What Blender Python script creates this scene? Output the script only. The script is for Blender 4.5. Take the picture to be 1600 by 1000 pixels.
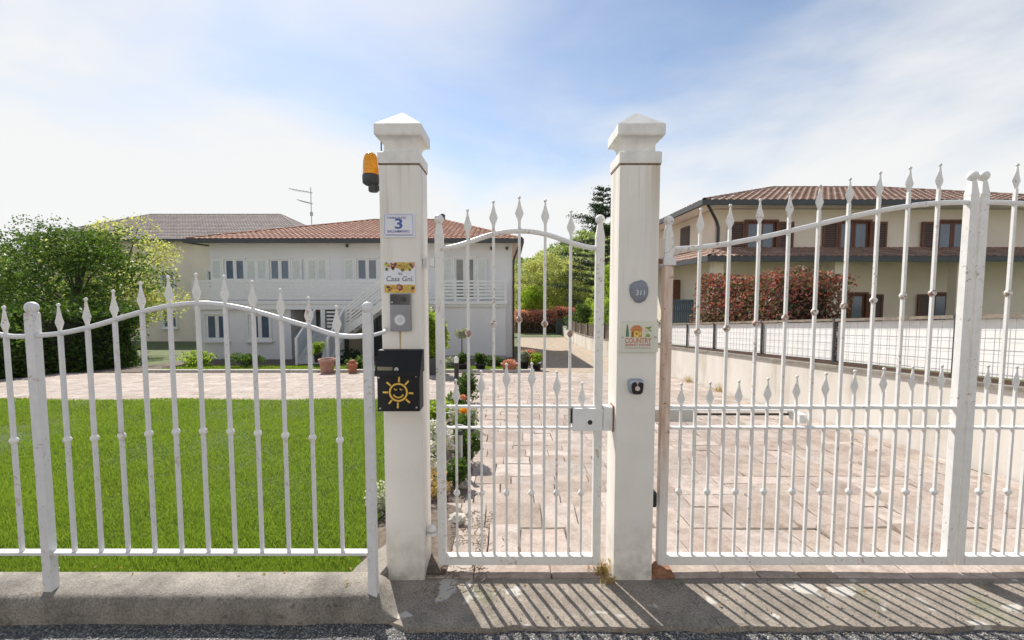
import bpy, bmesh, math, random
import numpy as np
from mathutils import Vector, Matrix

random.seed(7)
rng = np.random.default_rng(7)
for o in list(bpy.data.objects):
    bpy.data.objects.remove(o, do_unlink=True)
scene = bpy.context.scene
COL = scene.collection

# ------------------------------------------------------------------ camera
F = 700.0
EYE = 1.55
PITCH = math.atan(47.0 / 700.0)
cam_d = bpy.data.cameras.new('camera')
cam = bpy.data.objects.new('camera', cam_d)
COL.objects.link(cam)
cam.location = (0, 0, EYE)
cam.rotation_euler = (math.pi / 2 - PITCH, 0, 0)
cam_d.sensor_width = 36
cam_d.lens = 36 * F / 1600
cam_d.clip_start = 0.05
cam_d.clip_end = 3000
scene.camera = cam

# ------------------------------------------------------------------ sky, sun, exposure
SUN_EL = math.radians(44)
SUN_AZ = math.radians(27.5)          # to the left of the view direction
SUN = Vector((-math.sin(SUN_AZ) * math.cos(SUN_EL), math.cos(SUN_AZ) * math.cos(SUN_EL), math.sin(SUN_EL)))
world = bpy.data.worlds.new('World')
scene.world = world
world.use_nodes = True
wn = world.node_tree.nodes
wl = world.node_tree.links
wn.clear()
w_out = wn.new('ShaderNodeOutputWorld')
w_bg = wn.new('ShaderNodeBackground')
w_bg.inputs['Strength'].default_value = 0.054
sky = wn.new('ShaderNodeTexSky')
sky.sky_type = 'NISHITA'
sky.sun_disc = False
sky.sun_elevation = SUN_EL
sky.sun_rotation = -SUN_AZ
sky.air_density = 1.0
sky.dust_density = 0.35
sky.ozone_density = 1.5


def wnode(t, **k):
    n = wn.new(t)
    for a, b in k.items():
        setattr(n, a, b)
    return n


def wmath(op, a, b=None, clamp=False):
    n = wnode('ShaderNodeMath', operation=op, use_clamp=clamp)
    for i, v in enumerate((a, b)):
        if v is None:
            continue
        if isinstance(v, (int, float)):
            n.inputs[i].default_value = v
        else:
            wl.new(v, n.inputs[i])
    return n.outputs[0]


w_tc = wnode('ShaderNodeTexCoord')
w_sep = wnode('ShaderNodeSeparateXYZ')
wl.new(w_tc.outputs['Generated'], w_sep.inputs[0])
zc = wmath('MAXIMUM', w_sep.outputs['Z'], 0.0)
den = wmath('ADD', zc, 0.22)
w_cmb = wnode('ShaderNodeCombineXYZ')
wl.new(wmath('DIVIDE', w_sep.outputs['X'], den), w_cmb.inputs[0])
wl.new(wmath('DIVIDE', w_sep.outputs['Y'], den), w_cmb.inputs[1])
w_noise = wnode('ShaderNodeTexNoise')
w_noise.inputs['Scale'].default_value = 0.8
w_noise.inputs['Detail'].default_value = 7
w_noise.inputs['Roughness'].default_value = 0.52
w_noise.inputs['Distortion'].default_value = 0.35
w_off = wnode('ShaderNodeVectorMath', operation='ADD')
w_off.inputs[1].default_value = (52.3, 27.7, 9.8)
wl.new(w_cmb.outputs[0], w_off.inputs[0])
wl.new(w_off.outputs[0], w_noise.inputs['Vector'])
w_dot = wnode('ShaderNodeVectorMath', operation='DOT_PRODUCT')
w_dot.inputs[1].default_value = SUN
wl.new(w_tc.outputs['Generated'], w_dot.inputs[0])
# veil of thin cloud: thicker through the long path near the horizon and bright round the sun
veil = wmath('POWER', wmath('SUBTRACT', 1.0, zc), 3.6)
glow = wmath('POWER', wmath('MAXIMUM', w_dot.outputs['Value'], 0.0), 7.0)
fac = wmath('ADD', wmath('MULTIPLY', w_noise.outputs[0], 2.6), -1.22)
fac = wmath('ADD', fac, wmath('MULTIPLY', veil, 1.5))
fac = wmath('ADD', fac, wmath('MULTIPLY', glow, 0.3))
w_ramp = wnode('ShaderNodeMapRange', interpolation_type='SMOOTHSTEP')
w_ramp.inputs['From Min'].default_value = -0.1
w_ramp.inputs['From Max'].default_value = 0.95
w_ramp.inputs['To Min'].default_value = 0.04
w_ramp.inputs['To Max'].default_value = 0.97
wl.new(fac, w_ramp.inputs['Value'])
w_mix = wnode('ShaderNodeMix', data_type='RGBA')
wl.new(w_ramp.outputs[0], w_mix.inputs['Factor'])
wl.new(sky.outputs[0], w_mix.inputs['A'])
w_mix.inputs['B'].default_value = (6.7, 6.7, 6.65, 1)
wl.new(w_mix.outputs['Result'], w_bg.inputs['Color'])
wl.new(w_bg.outputs[0], w_out.inputs[0])

sun_d = bpy.data.lights.new('sun', 'SUN')
sun_d.energy = 2.6
sun_d.angle = math.radians(0.53)
sun_d.color = (1.0, 0.94, 0.86)
sun_o = bpy.data.objects.new('sun', sun_d)
COL.objects.link(sun_o)
sun_o.rotation_euler = SUN.to_track_quat('Z', 'Y').to_euler()

vs = scene.view_settings
vs.view_transform = 'Standard'
vs.look = 'None'
vs.exposure = 1.36
vs.gamma = 1.0
vs.use_curve_mapping = False
scene.render.engine = 'CYCLES'
scene.cycles.use_denoising = True
scene.cycles.max_bounces = 8
scene.cycles.diffuse_bounces = 6
scene.cycles.transparent_max_bounces = 8


# ------------------------------------------------------------------ projection planning
def ray(px, py):
    u = (px - 800) / F
    v = (500 - py) / F
    return Vector((u, math.cos(PITCH) + v * math.sin(PITCH), -math.sin(PITCH) + v * math.cos(PITCH)))


def at(px, py, Y):
    d = ray(px, py)
    return Vector((0, 0, EYE)) + d * (Y / d.y)


def zat(py, Y):
    return at(800, py, Y).z


def xat(px, py, Y):
    return at(px, py, Y).x


SLOPE = 0.085


def g(Y):
    """height of the ground, falling away behind the gate"""
    if Y < 2.6:
        return 0.0
    if Y < 21:
        return -SLOPE * (Y - 2.6)
    t = min(1.0, (Y - 21) / 20.0)
    return -SLOPE * 18.4 - SLOPE * 20 * (t - t * t / 2)


# ------------------------------------------------------------------ object helpers
def tag(o, label=None, cat=None, group=None, kind=None):
    if label:
        o['label'] = label
    if cat:
        o['category'] = cat
    if group:
        o['group'] = group
    if kind:
        o['kind'] = kind
    return o


def empty(name, loc=(0, 0, 0), label=None, cat=None, group=None, rz=0):
    o = bpy.data.objects.new(name, None)
    o.empty_display_size = 0.1
    COL.objects.link(o)
    o.location = loc
    o.rotation_euler = (0, 0, rz)
    return tag(o, label, cat, group)


class MB:
    """collects verts and faces for one mesh"""

    def __init__(self):
        self.v = []
        self.f = []
        self.s = []

    def add(self, verts, faces, smooth=False):
        n = len(self.v)
        self.v.extend([tuple(p) for p in verts])
        self.f.extend([tuple(i + n for i in f) for f in faces])
        self.s.extend([smooth] * len(faces))
        return self

    def box(self, x0, x1, y0, y1, z0, z1):
        v = [(x0, y0, z0), (x1, y0, z0), (x1, y1, z0), (x0, y1, z0), (x0, y0, z1), (x1, y0, z1), (x1, y1, z1), (x0, y1, z1)]
        return self.add(v, [(0, 3, 2, 1), (4, 5, 6, 7), (0, 1, 5, 4), (1, 2, 6, 5), (2, 3, 7, 6), (3, 0, 4, 7)])

    def bar(self, a, b, w, h, up=(0, 0, 1)):
        """box beam from a to b, w wide and h high"""
        a, b = Vector(a), Vector(b)
        d = (b - a).normalized()
        s = d.cross(Vector(up))
        if s.length < 1e-5:
            s = Vector((1, 0, 0))
        s.normalize()
        u = s.cross(d)
        v = []
        for p in (a, b):
            for i, j in ((-1, -1), (1, -1), (1, 1), (-1, 1)):
                v.append(p + s * (i * w / 2) + u * (j * h / 2))
        return self.add(v, [(0, 1, 2, 3), (7, 6, 5, 4), (0, 4, 5, 1), (1, 5, 6, 2), (2, 6, 7, 3), (3, 7, 4, 0)])

    def tube(self, pts, rad, n=8, caps=True, smooth=True):
        pts = [Vector(p) for p in pts]
        if not isinstance(rad, (list, tuple)):
            rad = [rad] * len(pts)
        rings = []
        ref = Vector((0.0, 0.0, 1.0))
        d0 = (pts[-1] - pts[0]).normalized()
        if abs(d0.z) > 0.9:
            ref = Vector((0.0, 1.0, 0.0))
        for i, p in enumerate(pts):
            d = (pts[min(i + 1, len(pts) - 1)] - pts[max(i - 1, 0)]).normalized()
            s = d.cross(ref)
            if s.length < 1e-4:
                s = d.cross(Vector((1, 0.1, 0)))
            s.normalize()
            u = s.cross(d)
            rings.append([p + (s * math.cos(2 * math.pi * k / n) + u * math.sin(2 * math.pi * k / n)) * rad[i] for k in range(n)])
        v = [p for r in rings for p in r]
        f = []
        for i in range(len(pts) - 1):
            for k in range(n):
                f.append((i * n + k, i * n + (k + 1) % n, (i + 1) * n + (k + 1) % n, (i + 1) * n + k))
        self.add(v, f, smooth)
        if caps:
            self.add(rings[0], [tuple(range(n))], False)
            self.add(rings[-1], [tuple(reversed(range(n)))], False)
        return self

    def lathe(self, prof, n=16, c=(0, 0, 0), sx=1.0, sy=1.0, smooth=True):
        """prof: (radius, z) from bottom to top"""
        v = []
        for r, z in prof:
            for k in range(n):
                a = 2 * math.pi * k / n
                v.append((c[0] + r * math.cos(a) * sx, c[1] + r * math.sin(a) * sy, c[2] + z))
        f = []
        for i in range(len(prof) - 1):
            for k in range(n):
                f.append((i * n + k, i * n + (k + 1) % n, (i + 1) * n + (k + 1) % n, (i + 1) * n + k))
        self.add(v, f, smooth)
        m = len(prof) - 1
        if prof[0][0] > 1e-6:
            self.add(v[:n], [tuple(reversed(range(n)))], False)
        if prof[m][0] > 1e-6:
            self.add(v[m * n:], [tuple(range(n))], False)
        return self

    def ball(self, c, r, n=12, m=8, sz=1.0):
        prof = [(max(1e-7, r * math.sin(math.pi * i / m)), -r * sz * math.cos(math.pi * i / m)) for i in range(m + 1)]
        return self.lathe(prof, n, c)

    def squares(self, prof, c=(0, 0, 0)):
        """square 'lathe': prof of (half width, z)"""
        v = []
        for r, z in prof:
            for sx, sy in ((-1, -1), (1, -1), (1, 1), (-1, 1)):
                v.append((c[0] + r * sx, c[1] + r * sy, c[2] + z))
        f = []
        for i in range(len(prof) - 1):
            for k in range(4):
                f.append((i * 4 + k, i * 4 + (k + 1) % 4, (i + 1) * 4 + (k + 1) % 4, (i + 1) * 4 + k))
        f.append((3, 2, 1, 0))
        m = (len(prof) - 1) * 4
        f.append((m, m + 1, m + 2, m + 3))
        return self.add(v, f)

    def prism(self, poly, y0, y1):
        """polygon in XZ (counter-clockwise seen from -Y) extruded from y0 (front) to y1"""
        n = len(poly)
        v = [(x, y0, z) for x, z in poly] + [(x, y1, z) for x, z in poly]
        f = [tuple(range(n)), tuple(reversed(range(n, 2 * n)))]
        for k in range(n):
            f.append((k, n + k, n + (k + 1) % n, (k + 1) % n))
        return self.add(v, f)

    def build(self, name, mat, parent=None, bevel=0.0, segs=2):
        me = bpy.data.meshes.new(name)
        me.from_pydata(self.v, [], self.f)
        if any(self.s):
            me.polygons.foreach_set('use_smooth', self.s)
        me.validate()
        if bevel > 0:
            bm = bmesh.new()
            bm.from_mesh(me)
            bmesh.ops.remove_doubles(bm, verts=bm.verts, dist=1e-5)
            es = [e for e in bm.edges if len(e.link_faces) == 2 and e.calc_face_angle(0) > 0.5]
            bmesh.ops.bevel(bm, geom=es, offset=bevel, segments=segs, affect='EDGES', profile=0.5, clamp_overlap=True)
            bm.to_mesh(me)
            bm.free()
        return link(name, me, mat, parent)


def link(name, me, mat, parent=None):
    if mat is not None and not me.materials:
        me.materials.append(mat)
    o = bpy.data.objects.new(name, me)
    COL.objects.link(o)
    if parent is not None:
        o.parent = parent
        if parent.type == 'EMPTY':      # mesh data is written in world coordinates
            o.location = -parent.location
    return o


def np_mesh(name, verts, faces_n, mat, parent=None, smooth=False):
    """verts (N,3) array; faces_n: verts per face, consecutive"""
    me = bpy.data.meshes.new(name)
    nv = len(verts)
    nf = nv // faces_n
    me.vertices.add(nv)
    me.vertices.foreach_set('co', np.asarray(verts, dtype=np.float32).ravel())
    me.loops.add(nv)
    me.loops.foreach_set('vertex_index', np.arange(nv, dtype=np.int32))
    me.polygons.add(nf)
    me.polygons.foreach_set('loop_start', np.arange(0, nv, faces_n, dtype=np.int32))
    me.update(calc_edges=True)
    return link(name, me, mat, parent)


def text_mesh(name, body, size, mat, parent, loc, width=None, thick=0.0006, bold=0.0, shear=0.0):
    """flat lettering facing the street (-Y), loc = centre"""
    cu = bpy.data.curves.new('lettering', 'FONT')
    cu.body = body
    cu.size = size
    cu.align_x = 'CENTER'
    cu.align_y = 'CENTER'
    cu.extrude = thick / 2
    cu.offset = bold
    cu.shear = shear
    cu.resolution_u = 4
    t = bpy.data.objects.new('lettering_tmp', cu)
    COL.objects.link(t)
    dg = bpy.context.evaluated_depsgraph_get()
    dg.update()
    me = bpy.data.meshes.new_from_object(t.evaluated_get(dg))
    bpy.data.objects.remove(t, do_unlink=True)
    xs = [v.co.x for v in me.vertices]
    if width and xs:
        k = width / (max(xs) - min(xs))
        for v in me.vertices:
            v.co.x *= k
    for v in me.vertices:
        x, y, z = v.co
        v.co = (x + loc[0], loc[1] - z, y + loc[2])
    me.materials.clear()
    return link(name, me, mat, parent)


# ------------------------------------------------------------------ materials
def new_mat(name):
    m = bpy.data.materials.new(name)
    m.use_nodes = True
    nt = m.node_tree
    b = nt.nodes['Principled BSDF']
    return m, nt, b


def nd(nt, t, **k):
    n = nt.nodes.new(t)
    for a, b in k.items():
        setattr(n, a, b)
    return n


def noise(nt, scale, detail=4, rough=0.55, vec=None, dist=0.0):
    n = nd(nt, 'ShaderNodeTexNoise')
    n.inputs['Scale'].default_value = scale
    n.inputs['Detail'].default_value = detail
    n.inputs['Roughness'].default_value = rough
    n.inputs['Distortion'].default_value = dist
    if vec is None:
        tc = nd(nt, 'ShaderNodeNewGeometry')
        vec = tc.outputs['Position']
    nt.links.new(vec, n.inputs['Vector'])
    return n.outputs[0]


def ramp(nt, val, stops):
    r = nd(nt, 'ShaderNodeValToRGB')
    els = r.color_ramp.elements
    while len(els) < len(stops):
        els.new(0.5)
    for e, (p, c) in zip(els, stops):
        e.position = p
        e.color = (c, c, c, 1) if isinstance(c, (int, float)) else (*c[:3], 1)
    nt.links.new(val, r.inputs[0])
    return r.outputs[0]


def mix(nt, f, a, b, mode='MIX'):
    n = nd(nt, 'ShaderNodeMix', data_type='RGBA', blend_type=mode)
    for k, v in (('Factor', f), ('A', a), ('B', b)):
        if isinstance(v, (int, float)):
            n.inputs[k].default_value = v if k == 'Factor' else (v, v, v, 1)
        elif isinstance(v, tuple):
            n.inputs[k].default_value = (*v[:3], 1)
        else:
            nt.links.new(v, n.inputs[k])
    return n.outputs['Result']


def mth(nt, op, a, b=None, clamp=False):
    n = nd(nt, 'ShaderNodeMath', operation=op, use_clamp=clamp)
    for i, v in enumerate((a, b)):
        if v is None:
            continue
        if isinstance(v, (int, float)):
            n.inputs[i].default_value = v
        else:
            nt.links.new(v, n.inputs[i])
    return n.outputs[0]


def bump(nt, b, h, strength=0.3, dist=0.01):
    n = nd(nt, 'ShaderNodeBump')
    n.inputs['Strength'].default_value = strength
    n.inputs['Distance'].default_value = dist
    nt.links.new(h, n.inputs['Height'])
    nt.links.new(n.outputs[0], b.inputs['Normal'])


def scaled_pos(nt, sx, sy, sz):
    gm = nd(nt, 'ShaderNodeNewGeometry')
    mp = nd(nt, 'ShaderNodeMapping')
    mp.inputs['Scale'].default_value = (sx, sy, sz)
    nt.links.new(gm.outputs['Position'], mp.inputs['Vector'])
    return mp.outputs[0]


def plain(name, col, rough=0.5, metal=0.0, var=0.12, scale=8.0, bmp=0.0, bscale=60.0, spec=0.5):
    """a colour broken up by two scales of noise"""
    m, nt, b = new_mat(name)
    n1 = noise(nt, scale, 5)
    dark = tuple(c * (1 - var) for c in col)
    lite = tuple(min(1, c * (1 + var)) for c in col)
    c = ramp(nt, n1, [(0.3, dark), (0.7, lite)])
    nt.links.new(c, b.inputs['Base Color'])
    b.inputs['Roughness'].default_value = rough
    b.inputs['Metallic'].default_value = metal
    b.inputs['Specular IOR Level'].default_value = spec
    if bmp:
        bump(nt, b, noise(nt, bscale, 4), bmp, 0.004)
    return m


def white_paint(name, col=(0.82, 0.81, 0.785), rust=0.6, rough=0.42, streak=False, rust_hi=0.66):
    """old gloss paint on iron: chalky patches, dirt, a few rust blooms"""
    m, nt, b = new_mat(name)
    n1 = noise(nt, 22, 5)
    c = ramp(nt, n1, [(0.3, tuple(x * 0.90 for x in col)), (0.68, col)])
    n2 = noise(nt, 60, 6, 0.65)
    n3 = noise(nt, 5, 3)
    sp = mth(nt, 'MULTIPLY', n2, mth(nt, 'ADD', n3, 0.45))
    rmask = ramp(nt, sp, [(rust_hi - 0.06, 0.0), (rust_hi, rust)])
    c = mix(nt, rmask, c, (0.30, 0.13, 0.06))
    nt.links.new(c, b.inputs['Base Color'])
    b.inputs['Roughness'].default_value = rough
    bump(nt, b, noise(nt, 140, 3), 0.12, 0.002)
    return m


M = {}
M['iron'] = white_paint('white_iron_paint')
M['iron_fence'] = white_paint('white_iron_paint_chalky', (0.74, 0.74, 0.75), 0.4)
M['white_plain'] = plain('white_painted_metal', (0.78, 0.78, 0.77), 0.4, var=0.06)


def pillar_mat():
    """painted pillar with vertical run-off stains and rust from the cap joint"""
    m, nt, b = new_mat('pillar_paint')
    col = (0.83, 0.80, 0.745)
    n1 = noise(nt, 6, 5)
    c = ramp(nt, n1, [(0.3, tuple(x * 0.93 for x in col)), (0.7, col)])
    st = noise(nt, 1.0, 4, 0.6, scaled_pos(nt, 13, 13, 0.5))
    st2 = noise(nt, 1.0, 3, 0.6, scaled_pos(nt, 40, 40, 0.9))
    gm = nd(nt, 'ShaderNodeNewGeometry')
    sp = nd(nt, 'ShaderNodeSeparateXYZ')
    nt.links.new(gm.outputs['Position'], sp.inputs[0])
    hi = nd(nt, 'ShaderNodeMapRange')
    hi.inputs['From Min'].default_value = 1.45
    hi.inputs['From Max'].default_value = 2.24
    nt.links.new(sp.outputs['Z'], hi.inputs['Value'])
    run = mth(nt, 'MULTIPLY', ramp(nt, st, [(0.50, 0.0), (0.68, 1.0)]), hi.outputs[0])
    c = mix(nt, mth(nt, 'MULTIPLY', run, 0.75), c, (0.47, 0.35, 0.22))
    run2 = mth(nt, 'MULTIPLY', ramp(nt, st2, [(0.60, 0.0), (0.70, 1.0)]), hi.outputs[0])
    c = mix(nt, mth(nt, 'MULTIPLY', run2, 0.5), c, (0.30, 0.24, 0.17))
    # splash dirt and algae near the ground
    lo = nd(nt, 'ShaderNodeMapRange')
    lo.inputs['From Min'].default_value = 0.34
    lo.inputs['From Max'].default_value = 0.0
    nt.links.new(sp.outputs['Z'], lo.inputs['Value'])
    dirt = mth(nt, 'MULTIPLY', lo.outputs[0], ramp(nt, noise(nt, 14, 5), [(0.35, 0.0), (0.7, 1.0)]))
    c = mix(nt, mth(nt, 'MULTIPLY', dirt, 0.7), c, (0.26, 0.24, 0.17))
    nt.links.new(c, b.inputs['Base Color'])
    b.inputs['Roughness'].default_value = 0.55
    bump(nt, b, noise(nt, 70, 4), 0.08, 0.003)
    return m


M['pillar'] = pillar_mat()
M['cap'] = plain('pillar_cap_paint', (0.78, 0.765, 0.725), 0.6, var=0.10, scale=18, bmp=0.15)
M['rust'] = plain('rusty_iron', (0.27, 0.13, 0.07), 0.85, var=0.4, scale=40, bmp=0.4)
M['rust_line'] = plain('rusty_joint', (0.23, 0.14, 0.08), 0.9, var=0.4, scale=60)


def rusty_stile_mat():
    m, nt, b = new_mat('rust_faded_stile')
    n1 = noise(nt, 1.0, 6, 0.6, scaled_pos(nt, 40, 40, 6))
    c = ramp(nt, n1, [(0.30, (0.54, 0.38, 0.29)), (0.52, (0.68, 0.53, 0.44)), (0.72, (0.78, 0.69, 0.62))])
    n2 = noise(nt, 30, 5)
    c = mix(nt, ramp(nt, n2, [(0.62, 0.0), (0.7, 0.8)]), c, (0.25, 0.11, 0.05))
    gm = nd(nt, 'ShaderNodeNewGeometry')
    sp = nd(nt, 'ShaderNodeSeparateXYZ')
    nt.links.new(gm.outputs['Position'], sp.inputs[0])
    lo = nd(nt, 'ShaderNodeMapRange')
    lo.inputs['From Min'].default_value = 0.95
    lo.inputs['From Max'].default_value = 0.45
    nt.links.new(mth(nt, 'ADD', sp.outputs['Z'], mth(nt, 'MULTIPLY', n2, 0.35)), lo.inputs['Value'])
    c = mix(nt, lo.outputs[0], c, (0.76, 0.75, 0.73))
    nt.links.new(c, b.inputs['Base Color'])
    b.inputs['Roughness'].default_value = 0.75
    bump(nt, b, n2, 0.3, 0.003)
    return m


M['rusty_stile'] = rusty_stile_mat()


def slab_mat(name, cols, stain=(0.20, 0.15, 0.11)):
    m, nt, b = new_mat(name)
    gm = nd(nt, 'ShaderNodeNewGeometry')
    oi = nd(nt, 'ShaderNodeObjectInfo')
    r = mth(nt, 'FRACT', mth(nt, 'ADD', gm.outputs['Random Per Island'], oi.outputs['Random']))
    n = len(cols)
    c = ramp(nt, r, [((i + 0.5) / n, cc) for i, cc in enumerate(cols)])
    n1 = noise(nt, 9, 6, 0.62)
    c = mix(nt, ramp(nt, n1, [(0.42, 0.0), (0.70, 0.6)]), c, stain)
    n2 = noise(nt, 55, 5, 0.6)
    c = mix(nt, 0.55, c, ramp(nt, n2, [(0.25, 0.55), (0.75, 1.25)]), 'MULTIPLY')
    n3 = noise(nt, 2.2, 3)
    c = mix(nt, ramp(nt, n3, [(0.5, 0.0), (0.75, 0.22)]), c, (0.58, 0.53, 0.48))
    nt.links.new(c, b.inputs['Base Color'])
    b.inputs['Roughness'].default_value = 0.85
    bump(nt, b, mix(nt, 0.5, n1, n2), 0.7, 0.012)
    return m


M['slab'] = slab_mat('pink_stone_slabs', [(0.38, 0.305, 0.26), (0.49, 0.405, 0.355), (0.42, 0.36, 0.32), (0.53, 0.455, 0.405), (0.33, 0.265, 0.22), (0.46, 0.38, 0.32), (0.40, 0.335, 0.295)])


def concrete_mat(name, base=(0.27, 0.235, 0.195), patch=True):
    m, nt, b = new_mat(name)
    n1 = noise(nt, 5, 6, 0.6)
    n2 = noise(nt, 120, 4, 0.6)
    n3 = noise(nt, 26, 5, 0.6)
    c = ramp(nt, n1, [(0.3, tuple(x * 0.6 for x in base)), (0.5, base), (0.72, tuple(min(1, x * 1.3) for x in base))])
    c = mix(nt, 0.8, c, ramp(nt, n2, [(0.3, 0.45), (0.7, 1.4)]), 'MULTIPLY')
    c = mix(nt, ramp(nt, n3, [(0.60, 0.0), (0.68, 0.6)]), c, (0.10, 0.085, 0.07))
    if patch:
        n4 = noise(nt, 4.3, 3, 0.5, dist=0.6)
        c = mix(nt, ramp(nt, n4, [(0.60, 0.0), (0.63, 0.75)]), c, (0.55, 0.53, 0.49))
        n5 = noise(nt, 3.1, 4, 0.5)
        c = mix(nt, ramp(nt, n5, [(0.60, 0.0), (0.72, 0.5)]), c, (0.12, 0.15, 0.06))
    vc = nd(nt, 'ShaderNodeTexVoronoi', feature='DISTANCE_TO_EDGE')
    vc.inputs['Scale'].default_value = 1.9
    gm = nd(nt, 'ShaderNodeNewGeometry')
    wob = nd(nt, 'ShaderNodeTexNoise')
    wob.inputs['Scale'].default_value = 9
    nt.links.new(gm.outputs['Position'], wob.inputs['Vector'])
    ad = nd(nt, 'ShaderNodeVectorMath', operation='MULTIPLY_ADD')
    ad.inputs[1].default_value = (0.22, 0.22, 0.22)
    nt.links.new(wob.outputs['Color'], ad.inputs[0])
    nt.links.new(gm.outputs['Position'], ad.inputs[2])
    nt.links.new(ad.outputs[0], vc.inputs['Vector'])
    crack = ramp(nt, vc.outputs['Distance'], [(0.002, 0.85), (0.006, 0.0)])
    crack = mth(nt, 'MULTIPLY', crack, ramp(nt, noise(nt, 1.6, 3), [(0.50, 0.0), (0.60, 0.8)]))
    c = mix(nt, crack, c, (0.06, 0.05, 0.042))
    nt.links.new(c, b.inputs['Base Color'])
    b.inputs['Roughness'].default_value = 0.9
    bump(nt, b, mix(nt, 0.5, n2, n3), 0.5, 0.008)
    return m


M['concrete'] = concrete_mat('worn_apron_concrete')
M['kerb'] = concrete_mat('pebbly_kerb_concrete', (0.25, 0.228, 0.195), False)


def asphalt_mat():
    m, nt, b = new_mat('coarse_asphalt')
    vo = nd(nt, 'ShaderNodeTexVoronoi')
    vo.inputs['Scale'].default_value = 150
    gm = nd(nt, 'ShaderNodeNewGeometry')
    nt.links.new(gm.outputs['Position'], vo.inputs['Vector'])
    hs = nd(nt, 'ShaderNodeSeparateColor')
    nt.links.new(vo.outputs['Color'], hs.inputs[0])
    c = ramp(nt, hs.outputs[0], [(0.0, (0.045, 0.045, 0.047)), (0.5, (0.11, 0.108, 0.107)), (0.8, (0.19, 0.187, 0.183)), (0.97, (0.42, 0.41, 0.40))])
    nt.links.new(c, b.inputs['Base Color'])
    b.inputs['Roughness'].default_value = 0.8
    bump(nt, b, vo.outputs['Distance'], 0.9, -0.008)
    return m


M['asphalt'] = asphalt_mat()
M['soil'] = plain('dry_soil', (0.13, 0.10, 0.075), 0.95, var=0.45, scale=25, bmp=0.8, bscale=40)
M['earth'] = plain('grass_and_earth', (0.10, 0.13, 0.045), 0.95, var=0.4, scale=3, bmp=0.5)
M['mortar'] = plain('sandy_joint_filling', (0.13, 0.105, 0.08), 0.95, var=0.3, scale=30, bmp=0.4)
M['gravel'] = plain('brown_gravel_drive', (0.36, 0.29, 0.22), 0.95, var=0.28, scale=5, bmp=0.7, bscale=30)
M['lawn_soil'] = plain('lawn_soil', (0.055, 0.085, 0.02), 0.95, var=0.4, scale=12, bmp=0.6)
M['wall_white'] = plain('white_house_plaster', (0.80, 0.80, 0.80), 0.85, var=0.06, scale=0.6, bmp=0.15, bscale=40)
M['trim'] = plain('white_house_trim', (0.82, 0.82, 0.80), 0.6, var=0.05)
M['soffit'] = plain('cream_soffit', (0.68, 0.60, 0.48), 0.8, var=0.06)
M['gutter'] = plain('dark_grey_gutter', (0.055, 0.06, 0.065), 0.5, var=0.15)
M['brown_metal'] = plain('brown_downpipe', (0.09, 0.05, 0.035), 0.5, var=0.2)
M['cream'] = plain('cream_house_plaster', (0.80, 0.71, 0.59), 0.85, var=0.10, scale=0.7, bmp=0.15)
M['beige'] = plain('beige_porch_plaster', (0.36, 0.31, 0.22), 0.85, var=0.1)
M['brown_wood'] = plain('brown_shutter_wood', (0.15, 0.06, 0.035), 0.6, var=0.25, scale=12)
M['shutter_wood'] = plain('dark_brown_shutter', (0.10, 0.065, 0.055), 0.6, var=0.2)
M['shutter_pale'] = plain('pale_green_grey_louvre', (0.76, 0.79, 0.74), 0.6, var=0.06)
M['yard_wall'] = plain('white_yard_wall', (0.74, 0.71, 0.66), 0.9, var=0.1, scale=2.0, bmp=0.2)
M['terracotta'] = plain('terracotta', (0.42, 0.17, 0.10), 0.85, var=0.2, scale=12, bmp=0.2)
M['pink_terracotta'] = plain('weathered_pink_terracotta', (0.45, 0.25, 0.20), 0.85, var=0.2, scale=12, bmp=0.2)
M['black_plastic'] = plain('black_plastic', (0.02, 0.021, 0.023), 0.4, var=0.2)
M['dark_grey'] = plain('dark_grey_plastic', (0.06, 0.062, 0.066), 0.5, var=0.2)
M['dark_fence'] = plain('dark_green_mesh', (0.03, 0.045, 0.04), 0.7, var=0.3)
M['brush'] = plain('weathered_brushwood', (0.24, 0.20, 0.16), 0.95, var=0.4, scale=9, bmp=0.4)
M['bark'] = plain('tree_bark', (0.09, 0.07, 0.05), 0.95, var=0.4, scale=9, bmp=0.6, bscale=20)
M['stone'] = plain('pale_edging_stone', (0.50, 0.47, 0.42), 0.9, var=0.2, scale=14, bmp=0.4)
M['rock'] = plain('grey_rock', (0.30, 0.27, 0.24), 0.9, var=0.35, scale=14, bmp=0.5)
M['wire'] = plain('galvanised_wire', (0.45, 0.46, 0.47), 0.45, 0.6, var=0.1)
M['blue_stone'] = plain('blue_grey_pebble', (0.23, 0.25, 0.29), 0.6, var=0.12, scale=30)


def glass_mat(name, col, rough=0.08):
    m, nt, b = new_mat(name)
    b.inputs['Base Color'].default_value = (*col, 1)
    b.inputs['Roughness'].default_value = rough
    b.inputs['Specular IOR Level'].default_value = 0.8
    n = noise(nt, 3, 2)
    nt.links.new(ramp(nt, n, [(0.3, tuple(c * 0.8 for c in col)), (0.7, col)]), b.inputs['Base Color'])
    return m


M['glass'] = glass_mat('window_glass', (0.12, 0.16, 0.22))
M['glass_pale'] = glass_mat('window_glass_pale', (0.17, 0.19, 0.19))


def tile_mat(name, cols):
    m, nt, b = new_mat(name)
    gm = nd(nt, 'ShaderNodeNewGeometry')
    n = len(cols)
    c = ramp(nt, gm.outputs['Random Per Island'], [((i + 0.5) / n, cc) for i, cc in enumerate(cols)])
    n1 = noise(nt, 1.3, 4)
    c = mix(nt, ramp(nt, n1, [(0.45, 0.0), (0.75, 0.5)]), c, (0.19, 0.13, 0.10))
    nt.links.new(c, b.inputs['Base Color'])
    b.inputs['Roughness'].default_value = 0.85
    return m


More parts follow.
